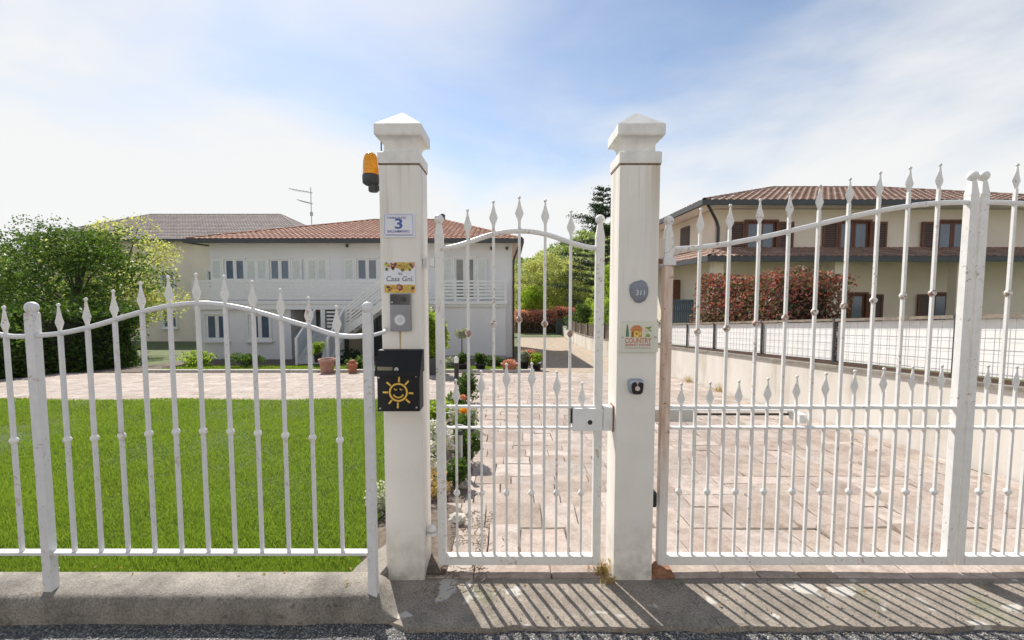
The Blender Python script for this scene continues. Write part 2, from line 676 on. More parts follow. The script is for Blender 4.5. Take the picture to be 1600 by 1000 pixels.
M['tile'] = tile_mat('red_roof_tiles', [(0.33, 0.145, 0.09), (0.40, 0.19, 0.12), (0.28, 0.12, 0.08), (0.43, 0.23, 0.16), (0.36, 0.16, 0.10)])
M['tile_brown'] = tile_mat('brown_roof_tiles', [(0.26, 0.16, 0.12), (0.33, 0.21, 0.16), (0.22, 0.14, 0.11), (0.36, 0.25, 0.20)])
M['tile_grey'] = tile_mat('grey_roof_tiles', [(0.26, 0.22, 0.20), (0.31, 0.26, 0.24), (0.22, 0.19, 0.18)])


def leaf_mat(name, cols, trans=0.45, rough=0.5, patch=0.35, pscale=0.7):
    m, nt, b = new_mat(name)
    gm = nd(nt, 'ShaderNodeNewGeometry')
    n = len(cols)
    n1 = noise(nt, pscale, 3)
    r = mth(nt, 'FRACT', mth(nt, 'ADD', mth(nt, 'MULTIPLY', gm.outputs['Random Per Island'], 1 - patch), mth(nt, 'MULTIPLY', n1, patch)))
    c = ramp(nt, r, [((i + 0.5) / n, cc) for i, cc in enumerate(cols)])
    nt.links.new(c, b.inputs['Base Color'])
    b.inputs['Roughness'].default_value = rough
    b.inputs['Specular IOR Level'].default_value = 0.25
    tr = nd(nt, 'ShaderNodeBsdfTranslucent')
    c2 = mix(nt, 1.0, c, (1.3, 1.3, 0.8), 'MULTIPLY')
    nt.links.new(c2, tr.inputs['Color'])
    ms = nd(nt, 'ShaderNodeMixShader')
    ms.inputs[0].default_value = trans
    nt.links.new(b.outputs[0], ms.inputs[1])
    nt.links.new(tr.outputs[0], ms.inputs[2])
    out = [x for x in nt.nodes if x.type == 'OUTPUT_MATERIAL'][0]
    nt.links.new(ms.outputs[0], out.inputs['Surface'])
    return m


M['grass'] = leaf_mat('lawn_grass', [(0.14, 0.22, 0.03), (0.18, 0.28, 0.035), (0.22, 0.31, 0.05), (0.11, 0.18, 0.022), (0.32, 0.34, 0.12)], 0.5, patch=0.6, pscale=1.7)
M['leaf_olive'] = leaf_mat('olive_green_leaves', [(0.38, 0.41, 0.16), (0.46, 0.47, 0.21), (0.30, 0.34, 0.12), (0.52, 0.50, 0.26)], 0.62)
M['leaf_lime'] = leaf_mat('lime_green_leaves', [(0.24, 0.34, 0.04), (0.30, 0.40, 0.055), (0.18, 0.28, 0.03), (0.36, 0.43, 0.08)], 0.62)
M['leaf_mid'] = leaf_mat('mid_green_leaves', [(0.06, 0.11, 0.025), (0.085, 0.15, 0.03), (0.045, 0.085, 0.02), (0.11, 0.17, 0.04)], 0.5)
M['leaf_dark'] = leaf_mat('dark_conifer_needles', [(0.022, 0.045, 0.022), (0.035, 0.06, 0.03), (0.016, 0.032, 0.018), (0.05, 0.075, 0.035)], 0.25)
M['leaf_red'] = leaf_mat('red_photinia_leaves', [(0.62, 0.20, 0.17), (0.68, 0.32, 0.27), (0.50, 0.13, 0.11), (0.66, 0.42, 0.34), (0.2, 0.18, 0.08)], 0.45)
M['leaf_photinia'] = leaf_mat('green_and_red_photinia_leaves', [(0.05, 0.07, 0.025), (0.08, 0.09, 0.04), (0.20, 0.09, 0.08), (0.11, 0.11, 0.05), (0.34, 0.25, 0.20), (0.06, 0.075, 0.03), (0.26, 0.11, 0.10)], 0.35, patch=0.2)
M['leaf_deep_red'] = leaf_mat('deep_red_photinia_leaves', [(0.36, 0.08, 0.08), (0.44, 0.16, 0.15), (0.28, 0.05, 0.05), (0.46, 0.25, 0.22)], 0.35)
M['leaf_hill'] = leaf_mat('hillside_leaves', [(0.24, 0.31, 0.13), (0.30, 0.35, 0.15), (0.17, 0.25, 0.12), (0.35, 0.38, 0.18), (0.13, 0.20, 0.12)], 0.55, patch=0.6, pscale=0.09)
M['leaf_silver'] = leaf_mat('silvery_leaves', [(0.36, 0.38, 0.33), (0.28, 0.32, 0.22), (0.45, 0.46, 0.42), (0.22, 0.27, 0.16)], 0.35)
M['petal_white'] = leaf_mat('white_petals', [(0.72, 0.71, 0.68), (0.66, 0.65, 0.60), (0.78, 0.77, 0.76)], 0.3)
M['petal_orange'] = leaf_mat('orange_petals', [(0.80, 0.36, 0.02), (0.85, 0.45, 0.03), (0.7, 0.28, 0.02)], 0.3)
M['petal_peach'] = leaf_mat('peach_petals', [(0.75, 0.30, 0.17), (0.7, 0.36, 0.25)], 0.3)
M['dry_weed'] = leaf_mat('dry_weeds', [(0.42, 0.32, 0.14), (0.50, 0.40, 0.20), (0.30, 0.26, 0.09), (0.45, 0.25, 0.10), (0.22, 0.24, 0.07)], 0.35)
M['twig'] = plain('dry_twigs', (0.20, 0.15, 0.11), 0.95, var=0.4, scale=20)

# ------------------------------------------------------------------ setting: ground sheets
def grid_sheet(name, xs, ys, zf, mat, kind='structure', parent=None):
    v = [(x, y, zf(x, y)) for y in ys for x in xs]
    nx = len(xs)
    f = [(j * nx + i, j * nx + i + 1, (j + 1) * nx + i + 1, (j + 1) * nx + i) for j in range(len(ys) - 1) for i in range(nx - 1)]
    mb = MB()
    mb.add(v, f, True)
    o = mb.build(name, mat, parent)
    if kind:
        o['kind'] = kind
    return o


def lin(a, b, n):
    return [a + (b - a) * i / (n - 1) for i in range(n)]


def hill_z(x, y):
    """wooded hill far behind, highest to the right of the drive"""
    if y < 75:
        return 0.0
    t = min(1.0, (y - 75) / 150.0)
    s = t * t * (3 - 2 * t)
    prof = 10 + 21 * math.exp(-((x - 50) / 34.0) ** 2) + 9 * math.exp(-((x + 150) / 90.0) ** 2)
    return s * prof + s * 1.5 * math.sin(x * 0.07) * math.cos(y * 0.05)


grid_sheet('ground', [-900, -200, -60, -30, -15, -8, -4, 0, 4.4, 8, 15, 30, 60, 200, 900],
           [2.3, 2.6, 4, 6, 8, 10, 13, 16, 19, 21, 24, 27, 30, 33, 36, 41, 60, 75, 2000],
           lambda x, y: g(y) - 0.06, M['earth'])
grid_sheet('hill', lin(-300, 300, 61), lin(75, 320, 40), lambda x, y: hill_z(x, y) - 4.2, M['earth'])
road = grid_sheet('road', [-60, -20, -6, -3, 0, 3, 6, 20, 60], [-9, -3, 0, 1, 1.6, 2.6], lambda x, y: -0.034, M['asphalt'])
# far pavement of the street behind the camera
sidewalk = grid_sheet('pavement', [-60, 0, 60], [-14, -9], lambda x, y: 0.05, M['concrete'])

# unseen plastered house, added behind the camera to bounce sunlight onto the pillars
opp = empty('unseen_bounce_house', (0, -9.6, 0.05), 'unseen pale house added behind the viewer to bounce sunlight', 'house')


def bounce_house():
    mb = MB()
    mb.box(-16, 16, -20, -9.6, -0.2, 6.2)
    mb.build('wall', M['cream_pale'], opp)
    mb = MB()
    mb.add([(-16.6, -9.0, 6.2), (16.6, -9.0, 6.2), (16.6, -20.6, 6.2), (-16.6, -20.6, 6.2), (-10, -14.8, 8.0), (10, -14.8, 8.0)], [(0, 1, 5, 4), (1, 2, 5), (2, 3, 4, 5), (3, 0, 4), (3, 2, 1, 0)])
    mb.build('roof', M['tile'], opp)
    for x in (-12, -8, -4, 4, 8, 12):
        for z in (0.9, 3.8):
            mb = MB()
            mb.box(x - 0.5, x + 0.5, -9.598, -9.56, z, z + 1.4)
            mb.build('window', M['glass'], opp)


def smooth01_(t):
    t = max(0.0, min(1.0, t))
    return t * t * (3 - 2 * t)


# concrete apron between road and gate, with a slightly ragged front edge
mb = MB()
xs = lin(-0.78, 7.0, 80)
front, top_f, back = [], [], []
for i, x in enumerate(xs):
    y = 1.975 + 0.008 * math.sin(i * 1.7) + random.uniform(-0.008, 0.008)
    q = smooth01_((x + 0.74) / 0.3)
    y = 2.075 + (y - 2.075) * q
    front.append((x, y, -0.05))
    top_f.append((x, y + 0.008, -0.012 - 0.02 * (1 - q) + random.uniform(-0.003, 0.003)))
    back.append((x, 2.31, 0.0))
n = len(xs)
mb.add(front + top_f + back, [(r * n + i, r * n + i + 1, (r + 1) * n + i + 1, (r + 1) * n + i) for r in range(2) for i in range(n - 1)])
apron = mb.build('apron', M['concrete'])
tag(apron, kind='structure')

# kerb that carries the left railing: its end slumps into the apron by the post
mb = MB()
secs = []
xs = [-14, -8, -4, -3, -2.4, -2.0, -1.7, -1.4, -1.2, -1.0, -0.9, -0.8, -0.72, -0.66, -0.6, -0.545, -0.50]
for x in xs:
    k = 1.0 if x < -0.72 else max(0.0, 1 - (x + 0.72) / 0.21)
    k = k * k * (3 - 2 * k)
    h = 0.088 * k + 0.004 - 0.04 * (1 - k)
    j = random.uniform(-0.008, 0.008)
    yb = 2.235
    secs.append([(x, 2.022 + j, -0.05), (x, 2.030 + j, h * 0.55), (x, 2.045 + j, h * 0.90), (x, 2.07 + j * 0.5, h), (x, 2.15, h + 0.004), (x, yb, h - 0.004), (x, yb + 0.04, -0.05)])
m_ = len(secs[0])
mb.add([p for s in secs for p in s], [(i * m_ + k, (i + 1) * m_ + k, (i + 1) * m_ + k + 1, i * m_ + k + 1) for i in range(len(secs) - 1) for k in range(m_ - 1)], True)
mb.add(secs[-1], [tuple(range(m_))])
kerb = mb.build('kerb', M['kerb'])
tag(kerb, kind='structure')


mb = MB()
out_ = [(-0.86, 2.20), (-0.84, 2.30), (-0.79, 2.42), (-0.73, 2.53), (-0.66, 2.62), (-0.58, 2.63), (-0.60, 2.45), (-0.665, 2.29), (-0.69, 2.2)]
cen = (-0.73, 2.36)
vv_ = [(x, y, -0.04) for x, y in out_] + [(x, y, 0.058 if x < -0.5 else 0.012) for x, y in out_] + [(cen[0] + (x - cen[0]) * 0.9, cen[1] + (y - cen[1]) * 0.9, 0.076 if x < -0.5 else 0.016) for x, y in out_]
n_ = len(out_)
mb.add(vv_, [(r_ * n_ + (k + 1) % n_, r_ * n_ + k, (r_ + 1) * n_ + k, (r_ + 1) * n_ + (k + 1) % n_) for r_ in range(2) for k in range(n_)] + [tuple(reversed(range(2 * n_, 3 * n_)))], False)
tag(mb.build('pillar_footing', M['kerb']), kind='structure')


def lawn_right(y):
    return -0.88 - (y - 2.4) * 0.085


def path_left(y):
    if y < 7.9:
        return -0.40 - max(0.0, y - 4.0) * 0.09
    return -13.0


# lawn sheet + blades
LAWN0, LAWN1 = 2.25, 7.85


def lawn_z(x, y):
    return g(y) + 0.055 + 0.012 * math.sin(x * 2.1 + y) + 0.01 * math.sin(y * 2.7)


lawn = MB()
ys = lin(LAWN0, LAWN1, 14)
v = []
for y in ys:
    r = lawn_right(y) - 0.02
    for x in (-13, -10, -7, -5, -4, -3, -2.4, -1.9, -1.5, None):
        xx = r if x is None else x
        v.append((xx, y, lawn_z(xx, y) - 0.02))
f = [(j * 10 + i, j * 10 + i + 1, (j + 1) * 10 + i + 1, (j + 1) * 10 + i) for j in range(len(ys) - 1) for i in range(9)]
lawn.add(v, f, True)
tag(lawn.build('lawn', M['lawn_soil']), kind='structure')

NB = 230000
# more blades close to the fence than at the back
yy = LAWN0 + (LAWN1 - LAWN0) * rng.random(NB) ** 1.5
yy = yy + np.where(yy > 7.5, 0.12 * rng.random(NB), 0)
xr = -0.88 - (yy - 2.4) * 0.085 + 0.02 + 0.045 * np.abs(np.sin(yy * 9) * np.sin(yy * 3.1))
xl = -1.18 * yy - 0.6
xx = xr - (xr - xl) * rng.random(NB)
zz = np.array([g(y) for y in yy]) + 0.045 + 0.012 * np.sin(xx * 2.1 + yy) + 0.01 * np.sin(yy * 2.7)
ang = rng.random(NB) * 2 * np.pi
hgt = 0.013 + 0.018 * rng.random(NB) + 0.006 * np.sin(xx * 5 + np.sin(yy * 4) * 2)
hgt = np.maximum(hgt + 0.006 * np.sin(xx * 1.7 + 1) * np.sin(yy * 2.3) + 0.018 * (rng.random(NB) > 0.985), 0.010)
wd = 0.0017 + 0.0015 * rng.random(NB) + 0.0005 * (yy - 2.3)
lean = (rng.random((NB, 2)) - 0.5) * 0.045
ca, sa = np.cos(ang) * wd, np.sin(ang) * wd
bl = np.zeros((NB, 3, 3))
bl[:, 0] = np.stack([xx - ca, yy - sa, zz - 0.012], 1)
bl[:, 1] = np.stack([xx + ca, yy + sa, zz - 0.012], 1)
bl[:, 2] = np.stack([xx + lean[:, 0], yy + lean[:, 1], zz + hgt], 1)
o = np_mesh('grass', bl.reshape(-1, 3), 3, M['grass'])
tag(o, 'short bright green mown lawn behind the left railing', 'grass', kind='stuff')

# flower border soil between lawn and path
mb = MB()
ys = lin(2.33, 7.9, 24)
v = []
for y in ys:
    a, b_ = lawn_right(y) - 0.03, path_left(min(y, 7.85)) + 0.04
    for t in (0, 0.25, 0.5, 0.75, 1):
        v.append((a + (b_ - a) * t, y, g(y) + 0.012 + 0.03 * math.sin(t * math.pi) + random.uniform(-0.006, 0.01)))
mb.add(v, [(j * 5 + i, j * 5 + i + 1, (j + 1) * 5 + i + 1, (j + 1) * 5 + i) for j in range(len(ys) - 1) for i in range(4)], True)
tag(mb.build('border_soil', M['soil']), kind='structure')

# gravel drive going back past the house, far patch of grass
mb_d = grid_sheet('driveway', [0.45, 1.2, 2.2, 3.2, 4.34], [13.2, 16, 19, 21, 24, 27, 30, 33, 36, 41.5], lambda x, y: g(y) - 0.02, M['gravel'])
planting = grid_sheet('planting_bed', [-13, -8, -4, -1, 0.449], [13.25, 16, 18.7, 20.2], lambda x, y: g(y) + 0.0, M['soil'])

# paving base and slabs
def paved(x, y):
    return y < 13.2 and x > path_left(y) and x < 4.3


mb = MB()
ysb = [2.305, 2.6, 4, 6, 7.88, 7.9, 10, 13.22]
v, f = [], []
for y in ysb:
    a = path_left(y) - 0.02
    for t in lin(0, 1, 6):
        v.append((a + (4.4 - a) * t, y, g(y) - 0.018))
f = [(j * 6 + i, j * 6 + i + 1, (j + 1) * 6 + i + 1, (j + 1) * 6 + i) for j in range(len(ysb) - 1) for i in range(5)]
mb.add(v, f)
paving = mb.build('paving', M['mortar'])
tag(paving, kind='structure')


def unit_slab(seed):
    r = random.Random(seed)
    e, h = 0.5, 0.03
    mb = MB()
    bot, top, ins = [], [], []
    pts = [(-e, -e), (0, -e), (e, -e), (e, 0), (e, e), (0, e), (-e, e), (-e, 0)]
    for x, y in pts:
        jx, jy = r.uniform(-0.010, 0.004), r.uniform(-0.010, 0.004)
        bot.append((x + jx, y + jy, -h))
        top.append((x + jx, y + jy, -0.004 + r.uniform(-0.001, 0.001)))
        ins.append((x * 0.97 + jx, y * 0.97 + jy, 0.0 + r.uniform(-0.0015, 0.0015)))
    v = bot + top + ins + [(0, 0, 0.001)]
    f = []
    for k in range(8):
        k2 = (k + 1) % 8
        f += [(k, k2, 8 + k2, 8 + k), (8 + k, 8 + k2, 16 + k2, 16 + k), (16 + k, 16 + k2, 24)]
    mb.add(v, f)
    me = bpy.data.meshes.new('paving_slab')
    me.from_pydata(mb.v, [], mb.f)
    me.materials.append(M['slab'])
    return me


slab_meshes = [unit_slab(i) for i in range(6)]
slabs = []
y = 2.312
rr = random.Random(11)
while y < 13.2:
    d = rr.choice([0.18, 0.2, 0.24, 0.36, 0.40])
    if y + d > 13.2:
        break
    x = path_left(y + d / 2) - rr.uniform(0, 0.2)
    if y < 2.4:
        d = 0.14
    while x < 4.36:
        w = rr.choice([0.2, 0.24, 0.3, 0.37, 0.45]) * rr.uniform(0.9, 1.1)
        if x + w > 4.36:
            w = 4.36 - x
            if w < 0.08:
                break
        slabs.append((x + w / 2, y + d / 2, w, d))
        x += w
    y += d


def visible_rank(s):
    x, y, w, d = s
    px = 800 + x / y * 700
    bad = 0
    if px < -10 or px > 1610:
        bad = 100
    if 590 < px < 668 or 950 < px < 1022:
        bad += 1.5
    return y + bad


slabs.sort(key=visible_rank)
SL = math.atan(SLOPE)
for i, (x, y, w, d) in enumerate(slabs[:300]):
    o = bpy.data.objects.new('paving_slab', slab_meshes[i % 6])
    COL.objects.link(o)
    o.parent = paving
    o.location = (x, y, g(y) + 0.004 + rr.uniform(-0.003, 0.003))
    o.scale = (w - 0.006, d - 0.005, 1)
    o.rotation_euler = ((-SL if y > 2.6 else 0) + rr.uniform(-0.018, 0.018), rr.uniform(-0.016, 0.016), rr.choice([0, math.pi]) + rr.uniform(-0.008, 0.008))
base = [np.array([v.co[:] for v in me.vertices]) for me in slab_meshes]
fcs = [tuple(p.vertices) for p in slab_meshes[0].polygons]
mb = MB()
for i, (x, y, w, d) in enumerate(slabs[300:]):
    b0 = base[i % 6]
    mb.add([(x + q[0] * (w - 0.005), y + q[1] * (d - 0.005), g(y + q[1] * d) + 0.004 + q[2]) for q in b0], fcs)
o = mb.build('far_slabs', M['slab'], paving)
o['kind'] = 'stuff'

# pale edging stones along the planting bed in front of the house
edging = empty('edging_strip', (0, 13.22, g(13.22)), 'pale stone edging along the bed in front of the house', 'edging')
x = -11.0
while x < 0.3:
    w = rr.uniform(0.7, 1.0)
    mb = MB()
    mb.box(x, x + w - 0.012, 13.15, 13.29, g(13.22) - 0.04, g(13.22) + 0.085)
    mb.build('edging_stone', M['stone'], edging, bevel=0.012, segs=1)
    x += w

M['cream_pale'] = plain('pale_cream_plaster', (0.72, 0.68, 0.60), 0.9, var=0.05, scale=1.5)
bounce_house()

# ------------------------------------------------------------------ gate pillars
YP = 2.30           # front face of both pillars
PW = 0.1025         # half width
YC = YP + PW
CAPZ = [zat(y, YP) for y in (255, 236, 232, 212, 193)]
PTOP = at(626, 177, YC).z


def pillar(cx, label, seed):
    root = empty('gate_pillar', (cx, YC, 0), label, 'pillar')
    mb = MB()
    mb.box(cx - PW, cx + PW, YP, YP + 2 * PW, -0.06, CAPZ[0] - 0.0065)
    mb.build('shaft', M['pillar'], root, bevel=0.006)
    z0, z1, z2, z3, z4 = CAPZ
    mb = MB()
    mb.squares([(PW + 0.0015, z0 - 0.007), (PW + 0.0015, z0 + 0.001)], (cx, YC, 0))
    mb.build('rust_joint', M['rust_line'], root)
    mb = MB()
    prof = [(PW + 0.002, z0), (PW + 0.004, z0 + 0.004), (PW + 0.004, z1 - 0.006), (PW - 0.004, z1), (PW - 0.022, z1 + 0.003)]
    for i in range(0, 7):                       # cove under the slab
        t = i / 6
        prof.append((PW - 0.022 + 0.034 * (1 - math.cos(t * math.pi / 2)) - 0.004 * math.sin(t * math.pi), z2 + 0.002 + (z3 - z2 - 0.004) * math.sin(t * math.pi / 2)))
    prof += [(PW + 0.016, z3 + 0.004), (PW + 0.016, z4 - 0.006), (PW + 0.010, z4), (0.004, PTOP)]
    mb.squares(prof, (cx, YC, 0))
    mb.build('cap', M['cap'], root)
    return root


XL, XR = xat(634, 907, YP), xat(988.5, 905, YP)
left_pillar = pillar(XL, 'white square pillar with the black mailbox and house number', 1)
right_pillar = pillar(XR, 'white square pillar with the glass house plaque on it', 2)

# ------------------------------------------------------------------ wrought iron: bars with spear heads and ball collars
spear_me = None


def spear_mesh():
    """flat leaf-shaped spear head, base at z = 0, 0.135 tall, facing -Y"""
    prof = [(0.0075, -0.004), (0.008, 0.0), (0.0095, 0.010), (0.017, 0.026), (0.0222, 0.040), (0.0215, 0.047), (0.017, 0.060), (0.011, 0.078), (0.0065, 0.096), (0.0045, 0.112), (0.0042, 0.117)]
    mb = MB()
    v = []
    n = 8
    for r, z in prof:
        th = min(r, 0.0062)
        for k in range(n):
            a = 2 * math.pi * k / n
            v.append((r * math.cos(a), th * math.sin(a), z))
    f = [(i * n + k, i * n + (k + 1) % n, (i + 1) * n + (k + 1) % n, (i + 1) * n + k) for i in range(len(prof) - 1) for k in range(n)]
    mb.add(v, f, False)
    mb.ball((0, 0, 0.124), 0.0085, 10, 6)
    me = bpy.data.meshes.new('spear_head')
    me.from_pydata(mb.v, [], mb.f)
    me.polygons.foreach_set('use_smooth', mb.s)
    me.materials.append(M['iron'])
    return me


def collar_mesh():
    mb = MB()
    mb.lathe([(0.0085, -0.019), (0.0105, -0.015), (0.0155, -0.009), (0.0185, 0.0), (0.0155, 0.009), (0.0105, 0.014), (0.009, 0.018)], 14)
    me = bpy.data.meshes.new('ball_collar')
    me.from_pydata(mb.v, [], mb.f)
    me.polygons.foreach_set('use_smooth', mb.s)
    me.materials.append(M['iron'])
    return me


spear_me = spear_mesh()
collar_me = collar_mesh()
collar_rust_me = collar_me.copy()
collar_rust_me.materials.clear()
collar_rust_me.materials.append(white_paint('iron_paint_rust_spotted', (0.76, 0.75, 0.72), 0.85, rust_hi=0.50))


def iron_bar(root, x, y, z0, ztip, zball, r=0.0072, spear=1.0, mat=None, rusty=False):
    """square-section bar from z0, ending in a spear whose tip is at ztip, ball collar at zball"""
    zs = ztip - 0.133 * spear
    mb = MB()
    mb.box(x - r, x + r, y - r, y + r, z0, zs)
    b = mb.build('bar', mat or M['iron'], root)
    loc = root.location
    for me, z, nm, sc in ((spear_me, zs, 'spear_head', spear), (collar_rust_me if rusty else collar_me, zball, 'ball_collar', 1.0)):
        o = bpy.data.objects.new(nm, me)
        COL.objects.link(o)
        o.parent = b
        o.location = (x, y, z)
        o.scale = (sc, sc, sc)
    return b


def ball_top_stile(name, x, y, z0, ztop, hw, mat, root, zmid=None):
    """square stile that necks in under a round knob"""
    mb = MB()
    if zmid is None:
        mb.squares([(hw, z0), (hw, ztop - 0.105), (hw * 1.05, ztop - 0.095), (hw * 0.62, ztop - 0.028), (hw * 0.5, ztop - 0.02)], (x, y, 0))
        s = mb.build(name, mat, root, bevel=0.003)
    else:
        mb.squares([(hw, z0), (hw, zmid)], (x, y, 0))
        s = mb.build(name, mat, root, bevel=0.003)
        mb = MB()
        mb.squares([(hw * 0.96, zmid + 0.002), (hw * 0.96, ztop - 0.105), (hw * 1.02, ztop - 0.095), (hw * 0.62, ztop - 0.028), (hw * 0.5, ztop - 0.02)], (x, y, 0))
        mb.build('stile_head', M['iron'], s, bevel=0.003)
    mb = MB()
    mb.ball((x, y, ztop), 0.026, 14, 10)
    mb.build('knob', M['iron'], s)
    return s


def smooth01(t):
    t = max(0.0, min(1.0, t))
    return t * t * (3 - 2 * t)


# ------------------------------------------------------------------ pedestrian gate
YG = 2.38
gate = empty('garden_gate', (0.04, YG, 0), 'white wrought iron garden gate with arched top between the pillars', 'gate')
XS0, XS1 = xat(686.5, 400, YG), xat(937, 400, YG)
GB0, GB1 = zat(880, YG), zat(866, YG)
ZK = zat(343, YG)
for x in (XS0, XS1):
    ball_top_stile('stile', x, YG, GB0, ZK, 0.022, M['iron'], gate)
mb = MB()
mb.box(XS0 + 0.0222, XS1 - 0.0222, YG - 0.021, YG + 0.021, GB0 + 0.001, GB1)
mb.build('bottom_rail', M['iron'], gate, bevel=0.002)
for py, hh in ((635, 0.011), (668, 0.009)):
    z = zat(py, YG)
    mb = MB()
    mb.box(XS0 + 0.0222, XS1 - 0.0222, YG - 0.012, YG + 0.012, z - hh / 2, z + hh / 2)
    mb.build('middle_rail', M['iron'], gate)
Z_END, Z_CREST = zat(388, YG), zat(361, YG)
XM = (XS0 + XS1) / 2


def gate_top(x):
    t = abs(x - XM) / ((XS1 - XS0) / 2)
    return Z_END + (Z_CREST - Z_END) * (0.5 + 0.5 * math.cos(math.pi * min(1, t) ** 1.12))


mb = MB()
mb.tube([(x, YG, gate_top(x)) for x in lin(XS0 + 0.015, XS1 - 0.015, 41)], 0.0135, 10)
mb.build('arched_rail', M['iron'], gate)
GX0, GX1 = xat(714, 770, YG), xat(908, 770, YG)
tips_t = {1: 326, 3: 313, 5: 306, 7: 311, 9: 328}
ball_t = {1: 521, 3: 506, 5: 499, 7: 506, 9: 521}
tips_s = {0: 592, 2: 578, 4: 567, 6: 566, 8: 579, 10: 597}
for k in range(11):
    x = GX0 + (GX1 - GX0) * k / 10
    if k % 2:
        iron_bar(gate, x, YG, GB1 - 0.004, zat(tips_t[k], YG), zat(ball_t[k], YG), rusty=True)
    else:
        iron_bar(gate, x, YG, GB1 - 0.004, zat(tips_s[k], YG), zat(770, YG), r=0.0062)
# lock case with keyhole
zl0, zl1 = zat(671, YG), zat(636, YG)
xl0 = xat(895, 650, YG - 0.03)
mb = MB()
mb.box(xl0, XS1 + 0.0215, YG - 0.034, YG + 0.03, zl0, zl1)
lock = mb.build('lock_case', M['white_plain'], gate, bevel=0.002)
kx, kz = xat(922, 660, YG - 0.035), zat(660, YG - 0.035)
mb = MB()
mb.tube([(kx, YG - 0.0341, kz), (kx, YG - 0.037, kz)], 0.0125, 16)
mb.build('keyhole', M['black_plastic'], lock)
mb = MB()
sx = xat(895.5, 650, YG - 0.03)
mb.box(sx - 0.011, sx - 0.002, YG - 0.02, YG + 0.02, zat(660, YG), zat(638, YG))
mb.build('lever_slot', M['black_plastic'], lock)
# hinges on the left pillar
zh = zat(411, YG)
mb = MB()
mb.box(XL + PW + 0.001, XS0 - 0.0221, YG - 0.035, YG + 0.02, zh - 0.022, zh + 0.022)
hg = mb.build('hinge', M['white_plain'], gate, bevel=0.005)
mb = MB()
mb.tube([(XL + PW + 0.027, YG - 0.04, zh - 0.03), (XL + PW + 0.027, YG - 0.04, zh + 0.03)], 0.011, 10)
mb.build('hinge_pin', M['iron'], hg)
zb = zat(828, YG - 0.02)
mb = MB()
mb.ball((XL + PW + 0.03, YG - 0.02, zb + 0.008), 0.027, 14, 9, 0.75)
mb.lathe([(0.030, -0.012), (0.033, -0.006), (0.030, 0.0)], 14, (XL + PW + 0.03, YG - 0.02, zb - 0.012))
mb.build('lower_hinge', M['iron'], gate)

# strike box on the right pillar (part of that pillar)
mb = MB()
mb.box(XS1 + 0.024, XR - PW - 0.0008, YG - 0.036, YG + 0.028, zat(670, YG) , zat(634, YG) + 0.002)
mb.build('strike_box', M['white_plain'], right_pillar, bevel=0.002)
mb = MB()
mb.box(XR - PW - 0.0085, XR - PW - 0.0002, YG - 0.039, YG + 0.031, zat(671, YG), zat(633, YG) + 0.004)
mb.build('strike_plate', M['rust'], right_pillar)

# ------------------------------------------------------------------ drive gate, two leaves
def drive_leaf(x_hinge, x_meet, label, rusty):
    root = empty('drive_gate_leaf', (x_hinge, YG, 0), label, 'gate', 'leaves of the drive gate')
    sgn = 1 if x_meet > x_hinge else -1
    zk = zat(345, YG)
    if rusty:
        ball_top_stile('stile', x_hinge, YG, GB0, zk, 0.0235, M['rusty_stile'], root, zmid=zat(415, YG))
    else:
        ball_top_stile('stile', x_hinge, YG, GB0, zk, 0.0235, M['iron'], root)
    rise = 0.23
    ball_top_stile('stile', x_meet, YG, GB0, zk + rise, 0.021, M['iron'], root)
    a, b = min(x_hinge, x_meet) + 0.0237, max(x_hinge, x_meet) - 0.0237
    mb = MB()
    mb.box(a, b, YG - 0.021, YG + 0.021, GB0 + 0.001, GB1)
    mb.build('bottom_rail', M['iron'], root, bevel=0.002)
    for py, hh in ((636, 0.016), (668, 0.012)):
        z = zat(py, YG)
        mb = MB()
        mb.box(a, b, YG - 0.016, YG + 0.016, z - hh / 2, z + hh / 2)
        mb.build('middle_rail', M['iron'], root)
    L = abs(x_meet - x_hinge)
    z_lo = zat(389, YG)

    def top(x):
        t = abs(x - x_hinge) / L
        return z_lo + rise * smooth01(t * 1.05) + 0.012 * t

    mb = MB()
    mb.tube([(x, YG, top(x)) for x in lin(a - 0.005, b + 0.005, 40)], 0.0135, 10)
    mb.build('curved_rail', M['iron'], root)
    x = x_hinge + sgn * 0.089
    k = 0
    while abs(x - x_hinge) < L - 0.05:
        if k % 2:
            iron_bar(root, x, YG, GB1 - 0.004, top(x) + 0.205, zat(521, YG) + (top(x) - z_lo) * 0.9, rusty=True)
        else:
            iron_bar(root, x, YG, GB1 - 0.004, zat(598, YG) + 0.10 * smooth01(abs(x - x_hinge) / L), zat(768, YG), r=0.0062)
        x += sgn * 0.0775
        k += 1
    return root


XH = xat(1039, 600, YG)
leaf_l = drive_leaf(XH, XH + 1.58, 'white iron drive gate leaf with rusty brown stile beside the pillar', True)
leaf_r = drive_leaf(XH + 1.58 * 2 + 0.055, XH + 1.58 + 0.055, 'white iron drive gate leaf farthest right, away from the pillars', False)
# hinge block of the rusty leaf
zh2 = zat(408.5, YG)
mb = MB()
mb.box(XH - 0.032, XH + 0.032, YG - 0.034, YG + 0.03, zh2 - 0.022, zh2 + 0.022)
hb = mb.build('hinge', M['iron_fence'], leaf_l, bevel=0.003)
mb = MB()
mb.box(XR + PW + 0.001, XH - 0.033, YG - 0.012, YG + 0.012, zh2 - 0.012, zh2 + 0.012)
mb.build('hinge_arm', M['rust'], hb)
mb = MB()
mb.lathe([(0.05, 0.0), (0.052, 0.012), (0.03, 0.022), (0.02, 0.045)], 12, (XH - 0.025, YG - 0.01, 0.004))
mb.box(XR + PW + 0.002, XH + 0.055, YG - 0.07, YG + 0.03, 0.002, 0.012)
mb.build('pivot_plate', M['rust'], leaf_l)

